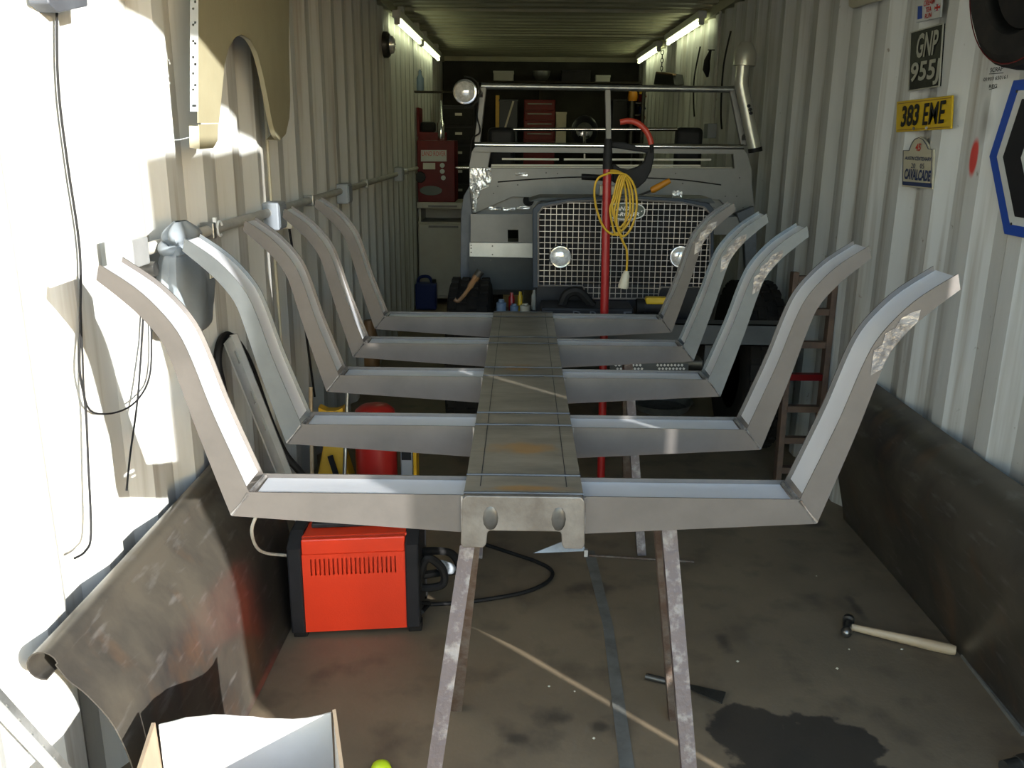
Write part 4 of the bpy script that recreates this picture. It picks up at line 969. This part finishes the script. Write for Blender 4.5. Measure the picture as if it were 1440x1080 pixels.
tr = thing('torch', 'black and yellow torch lying on bumper beside last right rib', 'torch', (.40, 3.60, bz1))
tc_ = cy(922, 427, 3.62)
MB().cyl(tc_ + V(-.05, 0, -.012), tc_ + V(.09, 0, -.012), .028, 14).build('body', 'black_plastic', tr, True)
MB().box(tc_ + V(-.045, -.026, .0), tc_ + V(.045, .02, .03)).build('grip', 'yellow_plate', tr, bevel=.008)
MB().cyl(tc_ + V(-.05, 0, -.012), tc_ + V(-.08, 0, -.012), .033, 14).build('head', 'black_rubber', tr, True)

# red pole with bracket, red arc and yellow cord, standing before the grille
PYY = 3.45
ORI_p = cy(855, 440, PYY)
pl_ = thing('red_post', 'upright red steel post with black top standing before the grille', 'post', (ORI_p.x, PYY, 0))
top_r = cy(854, 236, PYY); top_b = cy(855, 195, PYY)
MB().cyl((ORI_p.x, PYY, .012), top_r, .0165, 16).build('tube', 'red_paint', pl_, True)
MB().tube([top_r + V(0, 0, -.005), top_r + V(0, 0, .06), top_b], [.0185, .017, .013], 14).build('grip', 'black_rubber', pl_, True)
MB().box((ORI_p.x - .07, PYY - .05, 0), (ORI_p.x + .07, PYY + .05, .014)).build('foot_plate', 'red_paint', pl_, bevel=.003)
# dark D-shaped bracket
oy_ = PYY + .05
outp = [cy(u, v, oy_) for u, v in [(860, 199), (878, 200), (905, 209), (920, 208), (920, 222), (916, 240), (908, 255), (898, 264), (890, 267), (876, 264), (862, 256), (861, 232), (864, 230), (872, 236), (884, 239), (896, 235), (906, 228), (910, 215), (890, 212), (870, 209), (860, 207)]]
br_k = MB().prism(outp, (0, .03, 0)).build('curved_bracket', 'black_rubber', pl_, bevel=.006)
MB().tube(spline([cy(u, v, oy_ - .01) for u, v in [(872, 172), (884, 170), (896, 173), (906, 181), (913, 192), (916, 203)]], 5), .0115, 10).build('red_arc', 'orange_red', br_k, True)
MB().tube([cy(916, 200, oy_ - .01), cy(917, 214, oy_)], .008, 8).build('tie', 'black_rubber', br_k, True)
yc = thing('extension_cord', 'coiled yellow extension cord hanging on the red post', 'cord', cy(875, 320, PYY - .03))
YY = PYY - .025
hang = [(862, 239), (871, 241)]
for k, (du, bot, dx) in enumerate([(0, 328, 0), (5, 318, 3), (9, 322, 6), (14, 330, 9)]):
    lpz = [(858, 240 + k), (872 + du*.6, 243 + k), (879 + du, 265), (881 + du, 295), (877 + du*.7, bot - 8), (866 + dx, bot + 2), (858 + dx, bot - 30 + 4*k), (862 + dx, 280), (868 + dx, 255), (872 + dx, 246)]
    MB().tube(spline([cy(u, v, YY - .006*k) for u, v in lpz], 5), .0042, 8).build('loop', 'yellow_cable', yc, True)
MB().tube(spline([cy(u, v, YY) for u, v in [(858, 243), (842, 250), (836, 265), (838, 290), (848, 318), (862, 330), (872, 325)]], 5), .0042, 8).build('loop', 'yellow_cable', yc, True)
MB().tube(spline([cy(u, v, YY - .01) for u, v in [(868, 320), (876, 340), (881, 350), (882, 365), (881, 382)]], 5), .0042, 8).build('tail', 'yellow_cable', yc, True)
pk = cy(879, 391, YY - .01)
MB().tube([cy(881, 381, YY - .01), cy(880, 387, YY - .01), cy(876.5, 402, YY - .01), cy(876, 405, YY - .01)], [.009, .015, .021, .019], 12).build('socket', 'ivory_plastic', yc, True)
# screwdriver and rags on top of the radiator panel
sd = thing('screwdriver', 'screwdriver with amber handle lying behind top of the grille', 'screwdriver', cy(925, 265, 4.1))
MB().tube([cy(915, 268, 4.05), cy(918, 267, 4.05), cy(936, 257, 4.05), cy(942, 254, 4.05)], [.012, .016, .014, .012], 10).build('handle', 'orange_plastic', sd, True)
MB().cyl(cy(896, 276, 4.05), cy(916, 268, 4.05), .005, 8).build('shank', 'dark_steel', sd, True)
MB().prism([cy(u, v, 4.0) for u, v in [(744, 283), (760, 278), (1000, 279), (1006, 286)]], (0, .25, 0)).single('slam_panel', 'body_dark', 'narrow dark slam panel above the grille under the screwdriver', 'panel')
MB().tube([cy(843, 269, 4.0), cy(866, 270, 4.0)], .03, 10).single('filler_block', 'ivory_plastic', 'pale round filler behind the red post above grille', 'filler', smooth=True)
rows = [[cy(945 + 14*i/5, 270 + 8*j/3, 4.02) + V(0, -.01*random.random(), .01*random.random()) for i in range(6)] for j in range(4)]
MB().grid(rows).single('crumpled_wrapper', 'foil', 'crumpled shiny wrapper lying above right of grille', 'wrapper')

# ------------------------------------------------------------------ things behind the ribs
# gas cylinder
GP = V(-0.79, 3.40, 0)
gc = thing('gas_cylinder', 'small red gas cylinder standing behind the red welder', 'gas cylinder', GP)
MB().lathe([(.07, 0), (.082, .01), (.085, .03), (.085, .34), (.08, .36)], GP, (0, 0, 1), 28).build('body', 'gas_red', gc, True)
MB().lathe([(.078, .355), (.05, .37), (.05, .385)], GP, (0, 0, 1), 20).build('neck_ring', 'dark_steel', gc, True)
MB().lathe([(.083, .375), (.085, .39), (.080, .42), (.06, .437), (.03, .445), (0, .446)], GP, (0, 0, 1), 28).build('cap', 'gas_red', gc, True)
# yellow axle stand
AP = V(-0.97, 3.42, 0)
ax = thing('axle_stand', 'yellow axle stand beside the red gas cylinder', 'axle stand', AP)
for s in (-1, 1):
    MB().prism([AP + V(-.09, s*.07, 0), AP + V(.09, s*.07, 0), AP + V(.035, s*.02, .28), AP + V(-.035, s*.02, .28)], (0, .006, 0)).build('side_plate', 'yellow_paint', ax)
    MB().prism([AP + V(s*.09, -.07, 0), AP + V(s*.09, .076, 0), AP + V(s*.035, .026, .28), AP + V(s*.035, -.02, .28)], (.005, 0, 0)).build('end_plate', 'yellow_paint', ax)
MB().box(AP + V(-.025, -.02, .2), AP + V(.025, .02, .40)).build('post', 'yellow_paint', ax, bevel=.003)
MB().prism([AP + V(-.05, -.025, .40), AP + V(.05, -.025, .40), AP + V(.05, -.025, .43), AP + V(.02, -.025, .415), AP + V(-.02, -.025, .415), AP + V(-.05, -.025, .43)], (0, .05, 0)).build('saddle', 'yellow_paint', ax)
MB().bar(AP + V(.0, -.075, .24), AP + V(.05, -.09, .06), .012, .02).build('ratchet_lever', 'black_plastic', ax)
for i, (dx, m_, lab) in enumerate([(-.075, 'wood_handle', 'thin wooden stick leaning against the yellow axle stand'), (.050, 'galvanised', 'thin steel rod leaning between axle stand and gas cylinder')]):
    MB().cyl(AP + V(dx, -.11, 0), AP + V(dx - .015 if i == 0 else dx + .012, .03, .50), .008, 8).single('leaning_rod', m_, lab, 'rod', smooth=True)
gb = thing('regulator_case', 'small grey case with yellow edge right of gas cylinder', 'case', GP + V(.16, 0, 0))
MB().box(GP + V(.105, -.04, 0), GP + V(.155, .05, .33)).build('body', 'socket_grey', gb, bevel=.006)
MB().box(GP + V(.158, -.05, 0), GP + V(.172, .04, .30)).build('edge_strip', 'yellow_paint', gb, bevel=.003)
MB().box(GP + V(.11, -.043, .22), GP + V(.15, -.039, .29)).build('dial_plate', 'black_plastic', gb)
MB().tube(spline([GP + V(.2, -.1, .01), GP + V(.32, .05, .01), GP + V(.45, .02, .01), GP + V(.55, -.15, .01)], 6), .006, 8).single('gas_hose', 'black_rubber', 'thin dark hose on floor behind the gas cylinder', 'hose')
# drain pan and chequer plate
MB().lathe([(.12, .004), (.15, .01), (.172, .05), (.178, .055), (.170, .052), (.148, .014), (.0, .010)], at(930, 576, 'z', 0), (0, 0, 1), 32).single('drain_pan', 'galvanised', 'round shallow metal pan on floor under the vehicle', 'pan', smooth=True)
CYP = 3.60
cpl = MB().prism([at(u, v, 'y', CYP) for u, v in [(858, 509), (968, 511), (968, 545), (858, 543)]], (0, .004, 0)).box((.30, CYP + .002, .55), (.33, CYP + .03, .70)).box((.58, CYP + .002, .55), (.61, CYP + .03, .70)).build('step_plate', 'body_dark', car)
for i in range(20):
    for j in range(3):
        if 8 <= i <= 11: continue
        c = at(866 + i*4.9 + 2.4*(j % 2), 513.5 + j*5, 'y', CYP - .002)
        MB().prism([c + V(-.006, 0, -.001), c + V(.001, 0, -.006), c + V(.006, 0, .001), c + V(-.001, 0, .006)], (0, -.001, 0)).build('tread_lozenge', 'aluminium', cpl)
# brush leaning on left tyre
wbr = thing('wooden_brush', 'wooden-handled brush leaning on the left front tyre', 'brush', cy(655, 410, 3.78))
MB().tube(spline([cy(u, v, 3.80) for u, v in [(674, 384), (668, 392), (663, 400), (655, 412), (645, 423), (639, 421)]], 4), [.016]*5 + [.013]*5 + [.009]*11, 8).build('handle', 'wood_brown', wbr, True)
MB().tube([cy(676, 381, 3.80), cy(671, 388, 3.80)], [.02, .018], 10).build('ferrule', 'dark_steel', wbr, True)
# clutter between tyre and grille, on the left chassis leg
for i, (u0, v0, u1, v1, m_, nm, lab, cat) in enumerate([
        (698, 421, 712, 441, 'pale_blue', 'plastic_bottle', 'pale blue bottle standing between tyre and grille', 'bottle'),
        (717, 427, 729, 441, 'pale_blue', 'plastic_jar', 'small blue jar standing between tyre and grille', 'jar'),
        (731, 430, 746, 441, 'ivory_plastic', 'plastic_tub', 'small cream tub standing beside the grille frame', 'tub'),
        (728, 410, 735, 420, 'yellow_plate', 'spray_can', 'yellow-topped spray can left of grille frame', 'can'),
        (715, 412, 724, 420, 'red_paint', 'aerosol_cap', 'red cap among bottles left of the grille', 'cap'),
        (747, 408, 755, 420, 'dull_white_box', 'paper_cup', 'pale cup tucked beside the grille frame', 'cup')]):
    yy = 4.05 + .02*i; p0 = cy((u0 + u1)/2, v1, yy); p1 = cy((u0 + u1)/2, v0, yy); r = abs(cy(u1, v0, yy).x - cy(u0, v0, yy).x)/2
    zf = .70; h = max(p1.z, .74)
    MB().lathe([(r*.95, zf), (r, zf + .005), (r, zf + (h - zf)*.75), (r*.6, zf + (h - zf)*.85), (r*.55, h), (0, h)], V(p0.x, yy, 0), (0, 0, 1), 14).single(nm, m_, lab, cat, smooth=True)
MB().box((-.325, 3.98, .68), (-.10, 4.20, .70)).single('battery_tray', 'black_plastic', 'black tray beside left tyre holding bottles and jars', 'tray', bevel=.005)

# ------------------------------------------------------------------ left side: cabinet, red box, jerrycan
CYY = 8.0
fr_ = thing('fridge_cabinet', 'cream fridge-like cabinet standing against left wall under red machine', 'cabinet', (-.95, 8.2, 0))
x0, x1 = -1.14, -.72
MB().box((x0, CYY, .05), (x1, CYY + .45, .75)).build('body', 'fridge_cream', fr_, bevel=.006)
MB().box((x0 + .01, CYY - .03, .08), (x1 - .01, CYY, .735)).build('door', 'fridge_cream', fr_, bevel=.006)
MB().box((x0 + .1, CYY - .004, .70), (x1 - .05, CYY - .031, .72)).build('handle_strip', 'dark_steel', fr_)
for xa, xb in ((x0 + .01, x0 + .03), (x1 - .03, x1 - .01)): MB().box((xa, CYY + .01, .75), (xb, CYY + .44, .87)).build('shelf_side', 'fridge_cream', fr_)
MB().box((x0 + .03, CYY + .42, .75), (x1 - .03, CYY + .44, .87)).build('shelf_back', 'fridge_cream', fr_)
MB().box((x0 - .005, CYY - .03, .87), (x1 + .005, CYY + .45, .925)).build('worktop', 'fridge_cream', fr_, bevel=.005)
MB().box((x0 + .1, CYY - .032, .885), (x1 - .06, CYY - .029, .90)).build('label_strip', 'dark_steel', fr_)
for x in (x0 + .04, x1 - .04): MB().box((x - .02, CYY + .04, 0), (x + .02, CYY + .4, .05)).build('foot', 'black_plastic', fr_)
rm = thing('red_machine', 'dark red control cabinet with dials standing on cream cabinet', 'machine', (-.98, 8.2, .925))
ra, rb = -1.135, -.80
MB().box((ra, CYY + .02, .925), (rb, CYY + .40, 1.46)).build('body', 'dark_red', rm, bevel=.006)
def rq(u, v): return at(u, v, 'y', CYY + .018)
MB().prism([rq(592, 211), (rq(628, 211)), rq(628, 227), rq(592, 227)], (0, -.003, 0)).build('name_panel', 'sign_white', rm)
text_part('LAND ROVER', 'marker_red', rm, rq(610, 216) + V(0, -.004, 0), (1, 0, 0), (0, 0, 1), .04, .21)
MB().prism([rq(595, 229), rq(612, 229), rq(612, 238), rq(595, 238)], (0, -.003, 0)).build('meter', 'plate_silver', rm)
for u, v in ((622, 232.5), (622, 241), (623.5, 250)):
    MB().lathe([(.021, 0), (.021, .01), (.01, .014), (0, .014)], rq(u, v), (0, -1, 0), 16).build('dial', 'sign_white', rm, True)
MB().lathe([(.05, 0), (.045, .01), (0, .012)], rq(591, 249), (0, -1, 0), 10).build('knob', 'black_plastic', rm, True)
oc = rq(606, 268); MB().prism([oc + V(.10*math.cos(a), 0, .042*math.sin(a)) for a in [2*math.pi*i/24 for i in range(24)]], (0, -.003, 0)).build('oval_badge', 'badge_green', rm)
t = thing('red_tool_box', 'open red tool box standing on the red machine by left wall', 'tool box', (-1.06, 8.3, 1.46))
MB().box((-1.14, 8.16, 1.46), (-.90, 8.42, 1.53)).build('tray', 'dark_red', t, bevel=.004)
MB().box((-1.15, 8.16, 1.49), (-1.125, 8.42, 1.74)).build('lid', 'dark_red', t, bevel=.004)
MB().box((-1.12, 8.2, 1.53), (-1.0, 8.4, 1.62)).build('contents', 'black_rubber', t, bevel=.02)
t = thing('chrome_cylinder', 'tall shiny metal flask standing on red machine', 'flask', (-.95, 8.12, 1.46))
MB().lathe([(.03, 1.46), (.033, 1.47), (.033, 1.60), (.018, 1.64), (.012, 1.80), (0, 1.80)], (-.93, 8.12, 0), (0, 0, 1), 16).build('body', 'chrome', t, True)
MB().box((-1.15, 8.0, 1.86), (-.83, 8.12, 1.875)).single('wall_shelf', 'shelf_wood', 'short dark shelf fixed on left wall above red tool box', 'shelf')
t = thing('spray_bottle', 'small clear spray bottle standing on the short wall shelf', 'bottle', (-1.1, 8.05, 1.875))
MB().lathe([(.03, 1.875), (.032, 1.9), (.032, 1.98), (.014, 2.01), (.014, 2.05), (0, 2.05)], (-1.1, 8.05, 0), (0, 0, 1), 14).build('body', 'pale_blue', t, True)
MB().box((-1.125, 8.04, 2.04), (-1.08, 8.06, 2.065)).build('trigger', 'sign_white', t)
MB().cyl((-.81, 8.06, 1.225), (-.50, 8.06, 1.23), .013, 10).single('chrome_bar', 'chrome', 'horizontal chromed bar sticking out right of the red machine', 'bar', smooth=True)
jc = thing('jerrycan', 'dark blue plastic jerrycan standing before the cream cabinet', 'jerrycan', (-1.05, 7.75, 0))
MB().box((-1.14, 7.68, 0), (-.95, 7.80, .24)).build('body', 'blue_plastic', jc, bevel=.02, seg=3)
MB().tube(spline([V(-1.12, 7.74, .23), V(-1.10, 7.74, .285), V(-1.02, 7.74, .29), V(-.99, 7.74, .23)], 5), .014, 8).build('handle', 'blue_plastic', jc, True)
MB().cyl((-.975, 7.74, .24), (-.975, 7.74, .27), .02, 12).build('cap', 'black_plastic', jc, True)
# small brown block low on the left wall
MB().tube([V(-1.12, 5.2, 0), V(-1.11, 5.2, .25), V(-1.12, 5.2, .42)], [.05, .055, .03], 10).single('brown_bottle', 'wood_brown', 'brown bottle standing at foot of left wall behind last rib', 'bottle', smooth=True)
# black hose loop by left wall behind the ribs
# ------------------------------------------------------------------ back of the container
def bq(u, v, y=10.3): return at(u, v, 'y', y)
def pxbox(name, mtl, label, cat, u0, v0, u1, v1, y, dep, group=None, parts=None, bevel=.006):
    p, q = at(u0, v0, 'y', y), at(u1, v1, 'y', y)
    t = thing(name, label, cat, ((p.x + q.x)/2, y + dep/2, q.z), group)
    MB().box((p.x, y, q.z), (q.x, y + dep, p.z)).build('body', mtl, t, bevel=bevel)
    return t, p, q
# tall dark drawer cabinet, left
t, p, q = pxbox('drawer_cabinet', 'black_plastic', 'tall black drawer cabinet behind spot lamp on left', 'cabinet', 622, 148, 668, 300, 9.4, .45)
for k in range(5):
    zz = p.z - .03 - k*.19
    if zz - .17 < q.z: break
    d = MB().box((p.x + .015, 9.385, zz - .165), (q.x - .015, 9.4, zz)).build('drawer', 'black_rubber', t, bevel=.004)
    MB().box(((p.x+q.x)/2 - .035, 9.375, zz - .07), ((p.x+q.x)/2 + .035, 9.385, zz - .045)).build('label_holder', 'plate_silver', d)
# carry the cabinet down to the floor
MB().box((p.x, 9.4, 0), (q.x, 9.85, q.z)).build('base', 'black_plastic', t)
# back bench with shelves
bn = thing('storage_rack', 'dark wooden storage rack across the back wall', 'shelf rack', (0.1, 10.5, 0))
for z in (.85, 1.38, 2.10): MB().box((-.72, 10.35, z - .02), (1.12, 10.82, z)).build('shelf_board', 'shelf_wood', bn)
for x in (-.72, .0, 1.12): MB().box((x - .02, 10.40, 0), (x + .02, 10.82, 2.085)).build('upright', 'shelf_wood', bn)
# red tool chest on the rack, seen through the left pane
t, p, q = pxbox('tool_chest', 'dark_red', 'red tool chest with drawers on rack behind left windscreen pane', 'tool chest', 737, 140, 780, 197, 10.05, .28)
for k in range(4):
    zz = p.z - .02 - k*.105; d = MB().box((p.x + .012, 10.035, zz - .09), (q.x - .012, 10.05, zz)).build('drawer', 'dark_red', t, bevel=.003)
    MB().box((p.x + .04, 10.025, zz - .03), (q.x - .04, 10.035, zz - .018)).build('handle', 'dark_steel', d)
MB().box((p.x, 10.05, .02), (q.x, 10.33, q.z)).build('base_cabinet', 'dark_red', t)
MB().box((bq(697, 134, 10.4).x, 10.40, 1.38), (bq(702, 172, 10.4).x, 10.43, bq(702, 134, 10.4).z)).single('spirit_level', 'yellow_paint', 'yellow spirit level leaning on rack left of red chest', 'spirit level')
MB().bar(V(bq(700, 150, 10.38).x + .02, 10.38, 1.385), bq(722, 142, 10.375), .02, .02).single('steel_tube', 'plate_silver', 'short pale tube leaning on rack beside spirit level', 'tube')
for (u0, v0, u1, v1, m_, lab) in [(694, 100, 722, 113, 'dull_white_box', 'pale cardboard box on the top rack shelf'), (790, 98, 830, 112, 'black_plastic', 'black plastic crate on top rack shelf beside chrome bowl'),
                                  (838, 106, 858, 113, 'dull_white_box', 'flat pale box on top rack shelf above centre post'), (702, 140, 728, 172, 'body_blue', 'dark blue box on rack behind spirit level'),
                                  (782, 158, 796, 190, 'ivory_plastic', 'stack of cream tins beside the red chest'), (862, 140, 882, 172, 'black_plastic', 'black box on rack behind the centre post')]:
    zb = 2.10 if v0 < 118 else 1.38
    p, q = at(u0, v0, 'y', 10.4), at(u1, v1, 'y', 10.4)
    t = thing('storage_box', lab, 'box', ((p.x+q.x)/2, 10.5, zb), 'boxes on the rack')
    MB().box((p.x, 10.4, zb), (q.x, 10.62, max(p.z, zb + .05))).build('body', m_, t, bevel=.005)
    MB().box((p.x - .004, 10.396, max(p.z, zb + .05) - .02), (q.x + .004, 10.624, max(p.z, zb + .05) + .004)).build('lid', m_, t, bevel=.003)
MB().lathe([(.03, 0), (.07, .02), (.095, .07), (.10, .11), (.095, .11), (.0, .03)], V(bq(762, 100).x, 10.45, 2.10), (0, 0, 1), 22).single('metal_bowl', 'galvanised', 'dark shiny metal bowl on the top rack shelf', 'bowl', smooth=True)
# coloured bins on the right of the rack
for (u0, v0, u1, v1, m_, lab) in [(899, 133, 926, 143, 'dark_red', 'dark red bin on rack behind right pane above blue bin'), (899, 150, 924, 160, 'blue_plastic', 'dark blue bin on rack between two red bins'), (901, 163, 924, 174, 'dark_red', 'dark red bin on rack below the blue bin')]:
    p, q = at(u0, v0, 'y', 10.2), at(u1, v1, 'y', 10.2)
    t = thing('storage_bin', lab, 'bin', ((p.x+q.x)/2, 10.3, q.z), 'coloured bins on the rack')
    MB().prism([V(p.x, 10.2, q.z), V(p.x, 10.16, p.z), V(p.x, 10.325, p.z), V(p.x, 10.325, q.z)], (q.x - p.x, 0, 0)).build('body', m_, t, bevel=.004)
    MB().box((p.x + .04, 10.155, p.z - .03), (q.x - .04, 10.165, p.z - .012)).build('lip', m_, t)
bs = thing('bin_rack', 'narrow dark steel rack carrying coloured bins at back right', 'shelf rack', (.98, 10.3, 0))
p, q = at(897, 130, 'y', 10.2), at(928, 175, 'y', 10.2)
for v in (144, 161, 175): z = at(910, v, 'y', 10.2).z; MB().box((p.x - .02, 10.18, z - .015), (q.x + .02, 10.345, z)).build('shelf_plate', 'dark_steel', bs)
for x in (p.x - .02, q.x + .02): MB().box((x - .008, 10.325, 0), (x + .008, 10.345, p.z + .05)).build('upright', 'dark_steel', bs)
t = thing('amber_beacon', 'orange amber beacon lamp on back rack beside red bin', 'beacon', bq(890, 143, 10.2))
bp_ = bq(889.5, 142, 10.2)
MB().lathe([(.05, 0), (.052, .02), (.055, .03), (.05, .09), (.03, .115), (0, .12)], bp_ + V(0, 0, .0), (0, 0, 1), 18).build('dome', 'orange_plastic', t, True)
MB().cyl((bp_.x, bp_.y, 1.38), bp_, .03, 12).build('stem', 'dark_steel', t, True)
MB().box(bq(900, 124, 10.3), bq(908, 132, 10.3) + V(0, .06, 0)).single('yellow_box', 'yellow_plate', 'small yellow box on back rack above red bin', 'box', bevel=.004)
# dark wall box on right wall with cable chain above
t = thing('fuse_box', 'dark open-fronted box fixed to right wall beneath far fluorescent lamp', 'wall box', (1.1, 9.2, 1.9))
p, q = at(921, 101, 'x', 1.08), at(948, 118, 'x', 1.08)
MB().prism([at(u, v, 'x', 1.06) for u, v in [(922, 101), (946, 105), (948, 119), (919, 119)]], (.085, 0, 0)).build('body', 'black_plastic', t, bevel=.005)
MB().prism([at(u, v, 'x', 1.055) for u, v in [(923, 100.5), (946, 104), (946, 106), (923, 103)]], (.03, 0, 0)).build('top_edge', 'wood_brown', t)
ch = thing('hanging_chain', 'thin chain hanging from far right fluorescent lamp', 'chain', (1.09, 9.0, 2.0))
for i in range(7):
    c = V(1.10, 8.75 + .0*i, 2.27 - i*.035); e1, e2 = ((0, 1, 0), (0, 0, 1)) if i % 2 else ((1, 0, 0), (0, 0, 1))
    MB().tube(arc(c, .02, 0, 2*math.pi, 11, Vector(e1)*.6, e2)[:-1], .004, 6, closed=True).build('link', 'dark_steel', ch, True)
# yellowish boards far right corner
MB().tube([V(1.1, 9.9, .0), V(1.1, 9.95, 2.0)], .02, 8).single('hung_pipe', 'dark_steel', 'dark upright pipe against right wall near the back rack', 'pipe', smooth=True)

# loose bits on the floor
MB().cyl(at(828, 781, 'z', .006), at(976, 790, 'z', .006), .005, 8).single('steel_rod', 'trestle_rust', 'thin dark rod lying on floor behind right trestle leg', 'rod', smooth=True)
nt_ = thing('pipe_fitting', 'small dark pipe fitting on floor near foot of right steel sheet', 'fitting', at(1424, 1078, 'z', 0))
MB().cyl(at(1412, 1080, 'z', .018), at(1436, 1074, 'z', .018), .018, 14).build('barrel', 'dark_steel', nt_, True)
MB().cyl(at(1432, 1076, 'z', .018), at(1446, 1072, 'z', .018), .024, 6).build('nut', 'hammer_steel', nt_)
